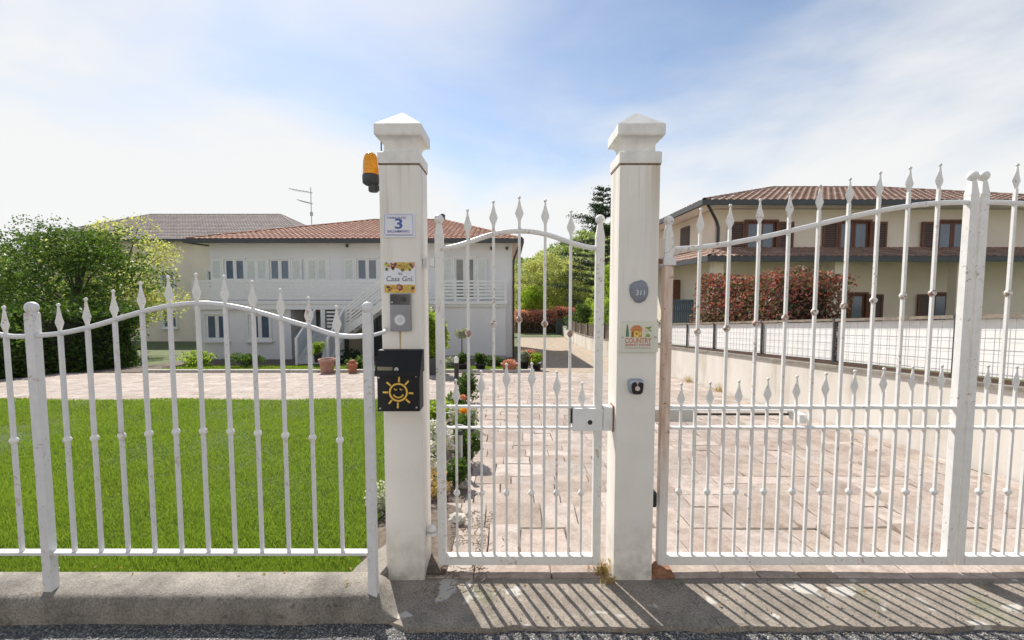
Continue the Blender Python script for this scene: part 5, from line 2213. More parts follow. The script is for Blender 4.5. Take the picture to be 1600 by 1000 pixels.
# slatted screen in the cream house's garden
scr = empty('garden_screen', (6.2, 15, 0), 'dark blue grey slatted garden screen in front of the cream house', 'screen')
sy = 16.2
sx0, sx1 = xat(1046, 480, sy), xat(1084, 480, sy)
zs0, zs1 = zat(503, sy), zat(468, sy)
n = 12
for i in range(n):
    x = sx0 + (sx1 - sx0) * (i + 0.5) / n
    mb = MB()
    mb.box(x - 0.03, x + 0.03, sy, sy + 0.03, zs0 - 0.4, zs1)
    mb.build('slat', plain('blue_grey_paint', (0.075, 0.10, 0.13), 0.6) if i == 0 else bpy.data.materials['blue_grey_paint'], scr)
for z in (zs0 - 0.1, (zs0 + zs1) / 2, zs1 - 0.08):
    mb = MB()
    mb.box(sx0, sx1, sy + 0.032, sy + 0.06, z - 0.03, z + 0.03)
    mb.build('cross_rail', bpy.data.materials['blue_grey_paint'], scr)

# ------------------------------------------------------------------ vegetation
def leaf_quads(cent, size, up=0.0, flat=0.0, rg=rng, aspect=0.5):
    """diamond leaves of given centres; flat > 0 makes them lie more level"""
    n = len(cent)
    d = rg.normal(size=(n, 3))
    d[:, 2] *= (1 - flat)
    d /= np.linalg.norm(d, axis=1, keepdims=True)
    d[:, 2] += up
    d /= np.linalg.norm(d, axis=1, keepdims=True)
    e = rg.normal(size=(n, 3))
    e[:, 2] *= (1 - flat)
    s = np.cross(d, e)
    s /= (np.linalg.norm(s, axis=1, keepdims=True) + 1e-9)
    sz = size * (0.6 + 0.8 * rg.random((n, 1)))
    q = np.zeros((n, 4, 3))
    q[:, 0] = cent - d * sz * 0.5
    q[:, 1] = cent + s * sz * 0.5 * aspect
    q[:, 2] = cent + d * sz * 0.5
    q[:, 3] = cent - s * sz * 0.5 * aspect
    return q.reshape(-1, 3)


def clump_points(n, centre, rad, rg=rng, shell=0.45):
    d = rg.normal(size=(n, 3))
    d /= np.linalg.norm(d, axis=1, keepdims=True)
    r = (shell + (1 - shell) * rg.random((n, 1))) ** 0.7
    return np.array(centre) + d * r * np.array(rad)


def broadleaf(name, base, height, width, nleaf, size, mat, label, cat='tree', group=None, trunk=0.35, nclump=45, droop=0.0, seed=1, group_kind=None):
    rg = np.random.default_rng(seed)
    rd = random.Random(seed)
    root = empty(name, base, label, cat, group)
    bx, by, bz = base
    H, W = height, width
    mb = MB()
    th = H * trunk
    r0 = 0.02 * H + 0.02
    top = (bx + rd.uniform(-0.05, 0.05) * W, by, bz + H * 0.75)
    mb.tube([(bx, by, bz - 0.1), (bx + rd.uniform(-0.02, 0.02) * H, by, bz + th), top], [r0, r0 * 0.75, r0 * 0.2], 8)
    cl = []
    for i in range(nclump):
        a = rd.uniform(0, 2 * math.pi)
        u = rd.random()
        zz_ = th * 0.8 + (H - th * 0.8) * (0.08 + 0.9 * u)
        env = math.sin(math.pi * min(0.97, 0.12 + 0.82 * u)) ** 0.7
        rr_ = W / 2 * env * math.sqrt(rd.uniform(0.08, 1.0))
        cl.append((bx + rr_ * math.cos(a), by + rr_ * math.sin(a), bz + zz_ - droop * rr_))
    for c in cl[::3]:
        s_ = Vector((bx, by, bz + th + (c[2] - bz - th) * 0.35))
        mid = s_.lerp(Vector(c), 0.5) + Vector((0, 0, 0.06 * H))
        mb.tube([s_, mid, c], [r0 * 0.4, r0 * 0.22, r0 * 0.07], 5, caps=False)
    mb.build('trunk', M['bark'], root)
    per = nleaf // nclump
    pts = []
    for c in cl:
        k = rd.uniform(0.6, 1.25)
        cr = W * 0.17 * k
        pts.append(clump_points(int(per * k), c, (cr, cr, cr * rd.uniform(0.6, 0.95)), rg))
    pts = np.concatenate(pts)
    np_mesh('crown', leaf_quads(pts, size, 0.0, 0.2, rg), 4, mat, root)
    return root


def hedge(name, corner0, corner1, z0f, ztop, nleaf, size, mat, label, inner, top_mat=None, group=None, seed=3, cat='hedge', wob=0.12, mixf=None):
    """clipped hedge: solid leafy block, leaves all through its outer shell"""
    rg = np.random.default_rng(seed)
    x0, y0 = corner0
    x1, y1 = corner1
    zb = z0f
    root = empty(name, ((x0 + x1) / 2, (y0 + y1) / 2, zb), label, cat, group)
    lx, ly, lz = x1 - x0, y1 - y0, ztop - zb
    A = np.array([lx * ly, lx * lz, lx * lz, ly * lz, ly * lz])
    ch = rg.choice(5, nleaf, p=A / A.sum())
    p = rg.random((nleaf, 3)) * np.array([lx, ly, lz])
    dep = rg.random(nleaf) ** 1.6 * 0.22
    bulge = wob * np.sin(p[:, 0] * 2.3 + 1) * np.cos(p[:, 1] * 1.9) + wob * 0.6 * np.sin(p[:, 2] * 3.1 + p[:, 0] * 1.4 + p[:, 1])
    dd = dep - bulge
    m0 = ch == 0
    p[m0, 2] = lz - dd[m0]
    p[ch == 1, 1] = dd[ch == 1]
    p[ch == 2, 1] = ly - dd[ch == 2]
    p[ch == 3, 0] = dd[ch == 3]
    p[ch == 4, 0] = lx - dd[ch == 4]
    p += np.array([x0, y0, zb])
    mb = MB()
    ins = min(0.25, lx * 0.3, ly * 0.3)
    mb.box(x0 + ins, x1 - ins, y0 + ins, y1 - ins, zb - 0.1, ztop - ins)
    mb.build('branches', inner, root)
    if top_mat is not None:
        tm = (p[:, 2] > ztop - lz * 0.62 + 0.3 * rg.random(nleaf) * lz)
        if mixf is not None:
            tm = rg.random(nleaf) < mixf * (0.4 + 1.1 * (p[:, 2] - zb) / lz)
        np_mesh('red_shoots', leaf_quads(p[tm], size, 0.3, 0.1, rg), 4, top_mat, root)
        p = p[~tm]
    np_mesh('foliage', leaf_quads(p, size, 0.1, 0.1, rg), 4, mat, root)
    return root


M['hedge_core'] = plain('dark_twigs', (0.03, 0.028, 0.018), 0.95, var=0.4, scale=9)

# wooded hillside: one far mass
rg_h = np.random.default_rng(21)
pts = []
for i in range(1500):
    y = rg_h.uniform(82, 260)
    x = rg_h.uniform(-1.15, 1.15) * y
    z = hill_z(x, y) - 4.2
    if z < -3.6 and rg_h.random() < 0.5:
        continue
    r_ = rg_h.uniform(2.2, 5.0)
    pts.append(clump_points(150, (x, y, z + r_ * 0.9), (r_, r_, r_ * rg_h.uniform(0.7, 1.2)), rg_h))
pts = np.concatenate(pts)
o = np_mesh('hillside_wood', leaf_quads(pts, 1.5, 0.0, 0.3, rg_h, 0.75), 4, M['leaf_hill'])
tag(o, 'green wooded hillside far behind the houses', 'wood', kind='stuff')

# loose olive-green trees beyond the end of the drive
TG = 'pale green trees beyond the drive'
gz = g(46)
specs = [(828, 46.5, 412, 4.6, 'olive green tree beyond the drive nearest the white house corner'),
         (858, 49, 399, 5.6, 'tall olive green tree beyond the drive behind the middle gate bars'),
         (893, 47, 404, 5.0, 'olive green tree beyond the drive just left of the tall conifer')]
for i, (px_, Y, top_y, w_, lab) in enumerate(specs):
    x = xat(px_, 450, Y)
    broadleaf('olive_green_tree', (x, Y, gz), zat(top_y, Y) - gz, w_, 17000, 0.16, M['leaf_olive'], lab, group=TG, nclump=70, seed=31 + i, trunk=0.12)
x = xat(830, 470, 43)
broadleaf('lime_bush', (x, 43.5, gz), zat(448, 43) - gz, 3.2, 9000, 0.14, M['leaf_lime'], 'bright lime green bush above the red hedge', 'bush', nclump=40, seed=41, trunk=0.1)
x = xat(944, 470, 30)
broadleaf('lime_bush', (x + 0.75, 31, g(31) + 0.3), zat(426, 31) - g(31), 3.0, 13000, 0.11, M['leaf_lime'], 'tall lime green shrub below the dark conifer at the right pillar', 'bush', nclump=50, seed=42, trunk=0.06)
x = xat(905, 490, 33)
broadleaf('dark_shrub', (x + 0.4, 34, g(34) + 0.3), zat(484, 34) - g(34), 2.4, 7000, 0.11, M['leaf_mid'], 'dark green shrub behind the brushwood fence', 'bush', nclump=36, seed=43, trunk=0.05)

# dark conifer with level sparse branches
def cedar(base, H, label, seed=5):
    rg = np.random.default_rng(seed)
    rd = random.Random(seed)
    root = empty('conifer', base, label, 'tree')
    bx, by, bz = base
    mb = MB()
    mb.tube([(bx, by, bz), (bx + 0.1, by, bz + H * 0.5), (bx, by, bz + H)], [0.24, 0.14, 0.02], 8)
    pts = []
    n = 80
    for i in range(n):
        t = 0.16 + 0.83 * (i / n)
        z = bz + H * t
        L = (1 - t) ** 0.62 * H * 0.41 * rd.uniform(0.55, 1.15) + 0.25
        a = rd.uniform(0, 2 * math.pi)
        d = Vector((math.cos(a), math.sin(a), 0))
        e = Vector((bx, by, z)) + d * L + Vector((0, 0, rd.uniform(0.02, 0.22) * L))
        s_ = Vector((bx, by, z))
        mb.tube([s_, s_.lerp(e, 0.5) - Vector((0, 0, 0.04 * L)), e], [0.05, 0.03, 0.008], 5, caps=False)
        k = int(30 + 105 * L)
        u = rg.random(k) ** 0.6
        lin_ = np.array(s_)[None] + (np.array(e) - np.array(s_))[None] * u[:, None]
        spread = 0.09 * L + 0.10
        off = rg.normal(size=(k, 3)) * np.array([spread, spread, 0.09])
        pts.append(lin_ + off * (0.4 + 0.8 * u[:, None]))
    mb.build('trunk', M['bark'], root)
    np_mesh('crown', leaf_quads(np.concatenate(pts), 0.17, 0.0, 0.55, rg, 0.45), 4, M['leaf_dark'], root)
    return root


CYc = 42
bxc = xat(941, 400, CYc)
cedar((bxc, CYc, g(42)), zat(291, CYc) - g(42), 'tall dark conifer with sparse level branches beside the right pillar')

# red photinia hedge at the end of the drive, with a strip of lawn before it
x0, x1 = xat(805, 500, 41), xat(869, 500, 41)
hedge('photinia_hedge', (x0, 41), (x1, 42.4), g(41), zat(486, 41), 9000, 0.13, M['leaf_photinia'], 'red tipped photinia hedge at the far end of the drive', M['hedge_core'], M['leaf_red'], seed=51)
x0, x1 = xat(868, 500, 41.5), xat(912, 500, 41.5)
hedge('photinia_hedge', (x0, 41.5), (x1, 42.6), g(41), zat(481, 41.5), 5000, 0.13, M['leaf_mid'], 'dark hedge with red top behind the dark panel fence', M['hedge_core'], M['leaf_red'], seed=52)
grid_sheet('far_grass', [-1.0, 1, 3, 4.3], [37.2, 39, 41], lambda x, y: g(y) + 0.02, M['earth'])
# hedge of the cream house's garden
hx = wall_x(11) + 0.32
hedge('photinia_hedge', (hx + 0.1, 8.0), (hx + 1.35, 11.75), 0.0 - 0.5, zat(436, 11.5), 26000, 0.075, M['leaf_photinia'], 'large clipped photinia hedge behind the white mesh fence', M['hedge_core'], M['leaf_deep_red'], seed=53, wob=0.10, mixf=0.28)
# more of the neighbour's planting, receding behind the brushwood
for i, (y, w_, h_, mt, lab) in enumerate([(19, 1.6, 1.7, 'leaf_mid', 'dark green shrub behind the start of the brushwood fence'), (23.5, 2.0, 2.2, 'leaf_mid', 'green shrub behind the middle of the brushwood fence'), (27.5, 2.2, 2.6, 'leaf_lime', 'lime green shrub behind the far brushwood fence')]):
    broadleaf('garden_shrub', (wall_x(y) + 1.3, y, g(y) + 0.4), h_, w_, 6000, 0.09, M[mt], lab, 'bush', nclump=34, seed=60 + i, trunk=0.05)

# trees at the left edge of the plot and behind the houses
for i, (x, y, H, W, mt, lab) in enumerate([
        (-16.5, 17.0, 5.2, 4.6, 'leaf_mid', 'round green tree left of the white house, nearest the street'),
        (-19.0, 22.0, 6.4, 5.0, 'leaf_olive', 'olive green tree at the far left behind the round tree'),
        (-25.5, 25.0, 7.0, 6.0, 'leaf_mid', 'broad green tree at the left edge of the view')]):
    broadleaf('garden_tree', (x, y, g(y)), H, W, 15000, 0.13, M[mt], lab, group='trees left of the house', nclump=60, seed=70 + i, trunk=0.25)
# laurel hedge on the left boundary
hedge('laurel_hedge', (-14.6, 8.2), (-13.3, 16.0), g(14) - 0.2, g(8) + 1.35, 22000, 0.13, M['leaf_mid'], 'green hedge along the far left of the lawn', M['hedge_core'], seed=54, wob=0.3)

# ---------------- pots and plants before the house
def pot(name, px_, py_base, w_px, h_px, mat, label, Y, rim=True, group=None, sx=1.0, bowl=False):
    c = at(px_, py_base, Y)
    r = w_px / 700 * Y / 2
    h = h_px / 700 * Y
    root = empty(name, (c.x, Y, c.z), label, 'pot', group)
    mb = MB()
    if bowl:
        prof = [(r * 0.45, 0), (r * 0.62, h * 0.2), (r * 0.9, h * 0.7), (r * 0.98, h * 0.86), (r * 1.03, h * 0.9), (r * 1.03, h), (r * 0.93, h), (r * 0.88, h * 0.8), (0.001, h * 0.78)]
    else:
        prof = [(r * 0.66, 0), (r * 0.7, h * 0.04), (r * 0.88, h * 0.78), (r * 1.0, h * 0.8), (r * 1.02, h * 0.98), (r * 0.95, h), (r * 0.86, h * 0.97), (r * 0.82, h * 0.8), (0.001, h * 0.78)]
    mb.lathe(prof, 20, (c.x, Y, c.z))
    mb.build('pot', mat, root)
    mb = MB()
    mb.lathe([(r * 0.84, h * 0.84), (r * 0.4, h * 0.88), (0.001, h * 0.9)], 14, (c.x, Y, c.z))
    mb.build('soil', M['soil'], root)
    return root, c, r, h


def foliage_in(root, name, c, rad, n, size, mat, seed, up=0.2, clumps=9):
    rg = np.random.default_rng(seed)
    rd = random.Random(seed)
    pts = []
    for k in range(clumps):
        q = (c[0] + rd.uniform(-0.6, 0.6) * rad[0], c[1] + rd.uniform(-0.6, 0.6) * rad[1], c[2] + rd.uniform(-0.6, 0.6) * rad[2])
        pts.append(clump_points(n // clumps, q, tuple(0.5 * v_ for v_ in rad), rg))
    return np_mesh(name, leaf_quads(np.concatenate(pts), size, up, 0.1, rg), 4, mat, root)


YB = 13.0
r_, c, pr_, ph_ = pot('terracotta_pot', 511.5, 583, 26, 23, M['pink_terracotta'], 'large pink terracotta pot at the foot of the outside stair', YB)
r_, c, pr_, ph_ = pot('terracotta_pot', 551, 582, 17, 15, M['terracotta'], 'small orange terracotta pot beside the larger pink pot', YB)
mb = MB()
mb.lathe([(pr_ * 0.4, ph_), (pr_ * 0.5, ph_ + 0.02), (pr_ * 0.55, ph_ * 1.25), (pr_ * 0.45, ph_ * 1.32)], 14, (c.x, YB, c.z))
mb.build('upturned_saucer', M['terracotta'], r_)
# clipped green plant in dark tub behind the pink pot
r_, c, pr_, ph_ = pot('planted_tub', 497, 566, 14, 15, M['dark_grey'], 'dark tub with clipped green plant by the stair', 15.2)
foliage_in(r_, 'foliage', (c.x, 15.2, c.z + ph_ + 0.16), (0.2, 0.2, 0.26), 900, 0.07, M['leaf_lime'], 81)
# shrub in a grey box
Yq = 12.7
q0, q1 = at(661, 590, Yq), at(690, 560, Yq)
tub = empty('planter_box', ((q0.x + q1.x) / 2, Yq, g(Yq)), 'dark grey planter box with large leafy lime shrub', 'planter')
mb = MB()
mb.box(q0.x, q1.x + 0.06, Yq - 0.25, Yq + 0.25, g(Yq), g(Yq) + 0.5)
mb.build('box', M['dark_grey'], tub, bevel=0.015)
rgx = np.random.default_rng(82)
mb = MB()
cc_ = ((q0.x + q1.x) / 2 + 0.02, Yq, g(Yq) + 0.5)
for k in range(7):
    a = k * 0.9
    mb.tube([(cc_[0], cc_[1], cc_[2] - 0.05), (cc_[0] + 0.12 * math.cos(a), cc_[1] + 0.1 * math.sin(a), cc_[2] + 0.6), (cc_[0] + 0.3 * math.cos(a), cc_[1] + 0.25 * math.sin(a), cc_[2] + 1.1)], [0.02, 0.014, 0.005], 6)
mb.build('stems', M['bark'], tub)
foliage_in(tub, 'foliage', (cc_[0], cc_[1], cc_[2] + 0.72), (0.46, 0.4, 0.78), 2600, 0.13, M['leaf_lime'], 83, clumps=26)
# little standard tree with a pale round head
YS = 13.6
b0 = at(722, 566, YS)
st_ = empty('standard_tree', (b0.x, YS, b0.z), 'little standard tree with pale round head before the white wall', 'tree')
mb = MB()
zt_ = zat(527, YS)
mb.tube([(b0.x, YS, b0.z - 0.1), (b0.x, YS, zt_)], [0.022, 0.016], 7)
mb.build('trunk', M['bark'], st_)
foliage_in(st_, 'crown', (b0.x, YS, zat(519, YS)), (0.22, 0.22, 0.2), 700, 0.06, M['leaf_silver'], 84)
# dark tub under it and others along the bed
for i, (px_, Y, w_, h_, mt, fo, lab) in enumerate([
        (722, 13.4, 24, 16, 'black_plastic', 'leaf_mid', 'black tub with low green plants under the standard tree'),
        (751, 13.6, 18, 14, 'black_plastic', 'leaf_mid', 'black pot with dark bushy plant left of the terracotta bowl'),
        (819, 14.2, 16, 14, 'black_plastic', 'leaf_silver', 'black pot with silvery plant right of the terracotta bowl'),
        (838, 14.0, 18, 12, 'black_plastic', 'leaf_lime', 'black pot with lime green plant at the end of the bed')]):
    r_, c, pr_, ph_ = pot('planted_pot', px_, 583 - (Y - 13.2) * 5, w_, h_, M[mt], lab, Y, group='potted plants along the bed')
    foliage_in(r_, 'foliage', (c.x, Y, c.z + ph_ + 0.12), (0.22, 0.2, 0.2), 800, 0.07, M[fo], 90 + i)
r_, c, pr_, ph_ = pot('terracotta_bowl', 796, 582, 27, 15, M['terracotta'], 'wide terracotta bowl in the bed at the corner of the house', 13.4, bowl=True)
foliage_in(r_, 'flowers', (c.x, 13.4, c.z + ph_ + 0.05), (0.22, 0.2, 0.08), 250, 0.06, M['leaf_red'], 97)
r_, c, pr_, ph_ = pot('terracotta_trough', 826, 570, 26, 17, M['terracotta'], 'terracotta trough with red flowers beside the bowl', 14.6, bowl=True)
foliage_in(r_, 'flowers', (c.x, 14.6, c.z + ph_ + 0.06), (0.25, 0.2, 0.1), 420, 0.06, M['leaf_red'], 98)
# low plants growing in the bed
for i, (x, y, w_, mt, lab) in enumerate([(-4.9, 14.2, 0.5, 'leaf_mid', 'low dark plant in the bed below the stair'), (-3.6, 15.2, 0.6, 'leaf_mid', 'low dark plant in the bed behind the mailbox pillar'), (-1.9, 14.6, 0.45, 'leaf_silver', 'low greyish plant in the bed before the white wall'), (-6.0, 16.6, 0.7, 'leaf_dark', 'dark shrub in the shade under the stair'), (-0.5, 15.0, 0.45, 'leaf_mid', 'low green plant in the bed near the house corner'), (-8.8, 14.6, 0.6, 'leaf_mid', 'low green plant in the bed left of the stair'), (-10.6, 15.0, 0.7, 'leaf_lime', 'bright green plant at the left end of the bed')]):
    root = empty('bed_plant', (x, y, g(y)), lab, 'plant', 'plants in the bed before the house')
    foliage_in(root, 'foliage', (x, y, g(y) + w_ * 0.35), (w_, w_ * 0.8, w_ * 0.5), 900, 0.09, M[mt], 110 + i)
# strip of turf in the bed
rgx = np.random.default_rng(115)
nb_ = 26000
p = np.stack([rgx.uniform(-11, 0.3, nb_), rgx.uniform(13.35, 15.2, nb_), np.zeros(nb_)], 1)
p[:, 2] = -SLOPE * (p[:, 1] - 2.6) + 0.03
tag(np_mesh('bed_turf', leaf_quads(p, 0.09, 0.9, 0.2, rgx, 0.2), 4, M['grass']), 'strip of green turf in the bed before the house', 'grass', kind='stuff')

# bollard light by the paving
YBo = 10.4
bb = at(713.5, 600, YBo)
bol = empty('bollard_light', (bb.x, YBo, g(YBo)), 'black bollard light with white cap beside the flower border', 'lamp')
zt_ = zat(557, YBo)
mb = MB()
mb.tube([(bb.x, YBo, g(YBo)), (bb.x, YBo, zt_ - 0.15)], 0.055, 14)
mb.build('post', M['black_plastic'], bol)
mb = MB()
mb.lathe([(0.05, zt_ - 0.149), (0.052, zt_ - 0.14), (0.052, zt_ - 0.04), (0.035, zt_ - 0.008), (0.001, zt_)], 14, (bb.x, YBo, 0))
mb.build('globe', plain('white_globe', (0.8, 0.8, 0.8), 0.3, var=0.02), bol)

# ---------------- flower border between lawn and path
def border_plant(name, x, y, w_, h_, n, size, mat, label, seed, flowers=None):
    z = g(y) + 0.03
    root = empty(name, (x, y, z), label, 'plant', 'plants of the flower border')
    mb = MB()
    rd = random.Random(seed)
    for k in range(8):
        a = rd.uniform(0, 6.28)
        mb.tube([(x, y, z - 0.02), (x + 0.3 * w_ * math.cos(a), y + 0.3 * w_ * math.sin(a), z + h_ * 0.6)], [0.006, 0.003], 5, caps=False)
    mb.build('stems', M['twig'], root)
    foliage_in(root, 'foliage', (x, y, z + h_ * 0.45), (w_ / 2, w_ / 2, h_ * 0.5), n, size, M[mat], seed, clumps=14)
    if flowers:
        fm, nf, fs = flowers
        rg = np.random.default_rng(seed + 500)
        pts = clump_points(nf, (x, y, z + h_ * 0.6), (w_ * 0.52, w_ * 0.52, h_ * 0.5), rg, 0.85)
        np_mesh('blossom', leaf_quads(pts, fs, 0.2, 0.0, rg, 0.9), 4, M[fm], root)
    return root


def bxm(y, t):
    a, b_ = lawn_right(y), path_left(min(y, 7.85))
    return a + (b_ - a) * t


border_plant('border_bush', bxm(7.5, 0.75) + 0.1, 7.7, 0.42, 0.62, 1800, 0.05, 'leaf_mid', 'round green bush at the far end of the flower border', 201)
border_plant('flowering_plant', bxm(6.5, 0.7), 6.5, 0.36, 0.36, 1000, 0.045, 'leaf_mid', 'green plant with peach flowers in the flower border', 202, None)
border_plant('flowering_plant', bxm(5.7, 0.85), 5.7, 0.42, 0.36, 1200, 0.045, 'leaf_silver', 'grey green plant beside the path in the flower border', 203, ('petal_white', 30, 0.03))
border_plant('flowering_plant', bxm(5.9, 0.25), 6.0, 0.45, 0.34, 1200, 0.045, 'leaf_lime', 'lime green plant at the lawn edge of the flower border', 204, ('petal_white', 60, 0.03))
border_plant('alyssum', bxm(4.6, 0.35), 4.6, 0.44, 0.30, 1200, 0.035, 'leaf_silver', 'mound of white flowers in the middle of the flower border', 205, ('petal_white', 500, 0.024))
border_plant('alyssum', bxm(3.9, 0.3), 3.85, 0.44, 0.28, 1000, 0.032, 'leaf_silver', 'mound of white flowers nearest the garden gate', 206, ('petal_white', 500, 0.022))
border_plant('border_bush', bxm(4.9, 0.9), 5.0, 0.3, 0.34, 900, 0.04, 'leaf_mid', 'dark green plant by the path behind the grey post', 207)
border_plant('heather', bxm(3.3, 0.45), 3.3, 0.46, 0.22, 1500, 0.028, 'dry_weed', 'dry brown plant near the pillar in the flower border', 208)
border_plant('alyssum', lawn_right(3.2) + 0.05, 3.05, 0.26, 0.2, 600, 0.028, 'leaf_silver', 'small silvery plant at the lawn edge behind the mailbox pillar', 209, ('petal_white', 120, 0.02))


def big_flower(px_, py_, Y, mat, label, r=0.06):
    c = at(px_, py_, Y)
    root = empty('flower', (c.x, Y, g(Y)), label, 'flower')
    mb = MB()
    mb.tube([(c.x + 0.03, Y, g(Y)), (c.x + 0.01, Y, (c.z + g(Y)) / 2), (c.x, Y, c.z)], 0.004, 5)
    mb.build('stem', M['leaf_mid'], root)
    rg = np.random.default_rng(int(px_ * 7))
    pts = clump_points(90, (c.x, Y, c.z), (r * 0.75, r * 0.75, r * 0.55), rg, 0.6)
    np_mesh('petals', leaf_quads(pts, r * 0.85, 0.1, 0.0, rg, 0.8), 4, mat, root)


border_plant('border_bush', bxm(3.55, 0.9), 3.6, 0.24, 0.24, 900, 0.035, 'leaf_mid', 'low dark leafy plant beside the path nearest the gate', 211)
border_plant('border_bush', bxm(4.15, 0.98), 4.2, 0.26, 0.34, 1000, 0.04, 'leaf_mid', 'dark leafy plant just behind the grey post', 212)

big_flower(724, 642, 5.2, M['petal_orange'], 'bright orange yellow flower beside the path', 0.05)
big_flower(723.5, 621, 6.3, M['petal_peach'], 'peach coloured flower above the orange one', 0.055)

# white wire plant stand in the border
ws = empty('wire_plant_stand', (bxm(4.3, 0.5), 4.4, g(4.4)), 'white bent wire plant stand among the border flowers', 'plant stand')
mb = MB()
w0 = at(672, 672, 4.4)
for (x0, z0, r0_) in ((w0.x + 0.05, w0.z - 0.02, 0.115), (w0.x + 0.29, w0.z - 0.06, 0.115)):
    mb.tube([(x0 + r0_ * math.cos(a), 4.4, z0 + r0_ * math.sin(a)) for a in lin(0, 2 * math.pi, 25)], 0.006, 6, caps=False)
mb.build('wheel_rings', M['white_plain'], ws)
mb = MB()
mb.tube([(w0.x + 0.05, 4.4, w0.z - 0.02), (w0.x + 0.14, 4.4, w0.z + 0.17), (w0.x + 0.26, 4.4, w0.z + 0.19), (w0.x + 0.29, 4.4, w0.z - 0.06), (w0.x + 0.15, 4.4, w0.z - 0.05), (w0.x + 0.05, 4.4, w0.z - 0.02)], 0.006, 6)
mb.tube([(w0.x + 0.26, 4.33, w0.z + 0.25), (w0.x + 0.26, 4.4, w0.z + 0.2), (w0.x + 0.26, 4.47, w0.z + 0.25)], 0.006, 6)
for dx in (0.0, 0.30):
    mb.tube([(w0.x + 0.02 + dx, 4.4, w0.z - 0.13), (w0.x + 0.02 + dx, 4.4, g(4.4))], 0.006, 6)
mb.build('wire_frame', M['white_plain'], ws)

# grey hose post beside the path
hp = at(720, 745, 3.95)
hs_ = empty('grey_post', (hp.x, 3.95, g(3.95)), 'thin grey garden post beside the path behind the gate', 'post')
mb = MB()
mb.tube([(hp.x, 3.95, g(3.95)), (hp.x, 3.95, zat(679, 3.95))], 0.019, 12)
mb.build('tube', M['wire'], hs_)
mb = MB()
mb.lathe([(0.025, 0), (0.027, 0.02), (0.012, 0.035)], 12, (hp.x, 3.95, zat(679, 3.95) + 0.001))
mb.build('cap', M['black_plastic'], hs_)

# stones edging the border along the path, each on its own
rd = random.Random(77)
edge = [(bxm(y, 0.98) + rd.uniform(-0.03, 0.05), y) for y in (2.95, 3.6, 4.4)]
rock_words = ['small', 'flat', 'dark', 'rounded', 'pale', 'low', 'knobbly', 'broad', 'narrow', 'grey', 'brown']
for i, (x, y) in enumerate(edge):
    mb = MB()
    s_ = rd.uniform(0.035, 0.055)
    n_, m__ = 9, 6
    prof = []
    v = []
    for a in range(1, m__):
        t = math.pi * a / m__
        for k in range(n_):
            q = 2 * math.pi * k / n_
            j = rd.uniform(0.8, 1.15)
            v.append((x + s_ * j * 1.2 * math.sin(t) * math.cos(q), y + s_ * j * math.sin(t) * math.sin(q), g(y) + 0.025 - s_ * 0.75 * j * math.cos(t)))
    v += [(x, y, g(y) + 0.025 - s_ * 0.7), (x, y, g(y) + 0.025 + s_ * 0.7)]
    f = [(a * n_ + k, a * n_ + (k + 1) % n_, (a + 1) * n_ + (k + 1) % n_, (a + 1) * n_ + k) for a in range(m__ - 2) for k in range(n_)]
    f += [(len(v) - 2, (k + 1) % n_, k) for k in range(n_)] + [(len(v) - 1, (m__ - 2) * n_ + k, (m__ - 2) * n_ + (k + 1) % n_) for k in range(n_)]
    mb.add(v, f, False)
    o = mb.build('edging_rock', M['rock'] if i % 3 else M['stone'])
    tag(o, ['rough stone in the border nearest the left pillar', 'brown grey stone in the border beside the grey post', 'pale stone in the border beyond the grey post'][i], 'rock', 'stones in the border')
# pale rock by the foot of the left pillar
# dry twigs and litter at the foot of the gate
mb = MB()
for i in range(420):
    x, y = rd.uniform(-0.47, 0.05), rd.uniform(2.2, 3.1)
    if x > -0.12 and rd.random() < 0.8:
        continue
    if (y - 2.3) * 0.25 + x > 0.05:
        continue
    a = rd.uniform(0, 6.28)
    l_ = rd.uniform(0.01, 0.05)
    z = g(y) + 0.012
    mb.bar((x, y, z), (x + l_ * math.cos(a), y + l_ * math.sin(a), z + rd.uniform(0, 0.015)), 0.003, 0.003)
tag(mb.build('twig_litter', M['twig']), 'dry twigs and litter on the paving by the left pillar', 'litter', kind='stuff')

rgf = np.random.default_rng(404)
fp = np.stack([rgf.uniform(-2.4, 2.8, 90), rgf.uniform(1.93, 2.29, 90), np.full(90, 0.006)], 1)
fp[:, 2] = np.where(fp[:, 1] < 1.985, -0.028, 0.004)
fp[:, 2] = np.where((fp[:, 0] < -0.72) & (fp[:, 1] > 2.05), 0.095, fp[:, 2])
fp = fp[~((fp[:, 0] < -0.4) & (fp[:, 0] > -0.72)) & ~((fp[:, 0] < -0.72) & (fp[:, 1] > 1.985) & (fp[:, 1] <= 2.05))]
tag(np_mesh('fallen_leaves', leaf_quads(fp, 0.016, 0.0, 0.93, rgf, 0.6), 4, M['dry_weed']), 'small dry leaves scattered along kerb and road edge', 'leaves', kind='stuff')
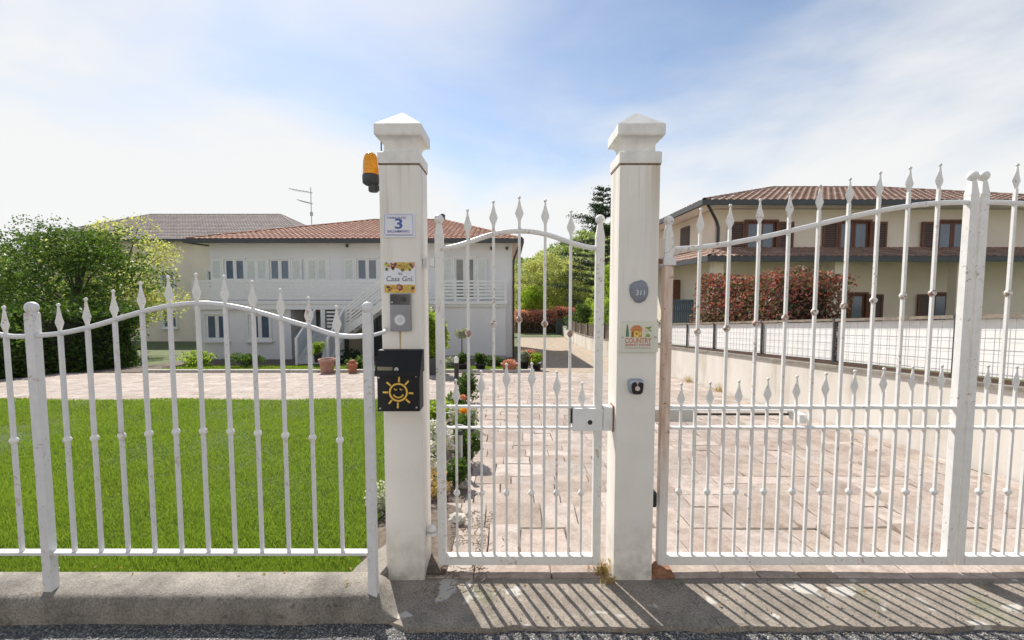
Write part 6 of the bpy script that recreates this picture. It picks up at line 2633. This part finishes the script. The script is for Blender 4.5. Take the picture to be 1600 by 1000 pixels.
# grit and small leaves gathered along the road edge and apron
mb = MB()
for i in range(700):
    x = rd.uniform(-2.6, 3.0)
    near = rd.random()
    if near < 0.65:
        y, z = rd.gauss(1.955, 0.02), -0.031
        if y > 1.972 or x < -0.75:
            y, z = rd.uniform(1.9, 2.0), -0.031
    else:
        if x < -0.4:
            continue
        y, z = rd.uniform(2.0, 2.29), -0.008 + (0.005 if True else 0)
    s_ = rd.uniform(0.002, 0.006)
    c_ = [(x + s_ * math.cos(a + i) * rd.uniform(0.7, 1.3), y + s_ * math.sin(a + i) * rd.uniform(0.7, 1.3), z) for a in (0, 1.3, 2.5, 3.8, 5.0)]
    mb.add(c_ + [(x, y, z + s_ * 0.8)], [(k, (k + 1) % 5, 5) for k in range(5)])
tag(mb.build('grit', M['rock']), 'loose grit along the edge of the road', 'grit', kind='stuff')

# weeds at the foot of the pillars and along the wall
def weeds(x, y, w_, h_, n, label, seed, mat='dry_weed'):
    rg = np.random.default_rng(seed)
    root = empty('weed_tuft', (x, y, g(y)), label, 'weeds', 'weeds at walls and pillars')
    base = np.stack([x + rg.normal(0, w_ / 2.6, n), y + rg.normal(0, w_ / 3, n), np.full(n, g(y) + 0.003)], 1)
    h = h_ * (0.35 + 0.65 * rg.random(n))
    tip = base + np.stack([rg.normal(0, 0.35, n) * h, rg.normal(0, 0.35, n) * h, h], 1)
    wv = np.stack([rg.normal(0, 0.0022, n), rg.normal(0, 0.0022, n), np.zeros(n)], 1)
    q = np.stack([base - wv, base + wv, tip], 1).reshape(-1, 3)
    np_mesh('stalks', q, 3, M[mat], root)
    np_mesh('leaves', leaf_quads(tip[: n // 2] - np.array([0, 0, h_ * 0.15]), 0.014 + h_ * 0.03, 0.3, 0, rg, 0.5), 4, M[mat], root)


weeds(XR - PW - 0.045, 2.36, 0.06, 0.075, 110, 'dry yellow weeds at the left foot of the right pillar', 301)
weeds(XR - PW - 0.03, 2.28, 0.05, 0.04, 60, 'low dry weeds before the left foot of the right pillar', 302)
for i, (y, lab) in enumerate([(9.2, 'small weed tuft at the foot of the drive wall nearest the gate'), (10.8, 'small weed tuft at the foot of the drive wall behind the gate bars'), (12.4, 'small weed tuft at the drive wall beside the rusty stile'), (15.5, 'small weed tuft at the drive wall left of the right pillar')]):
    weeds(wall_x(y) - 0.06, y, 0.22, 0.2, 150, lab, 310 + i)
root = None
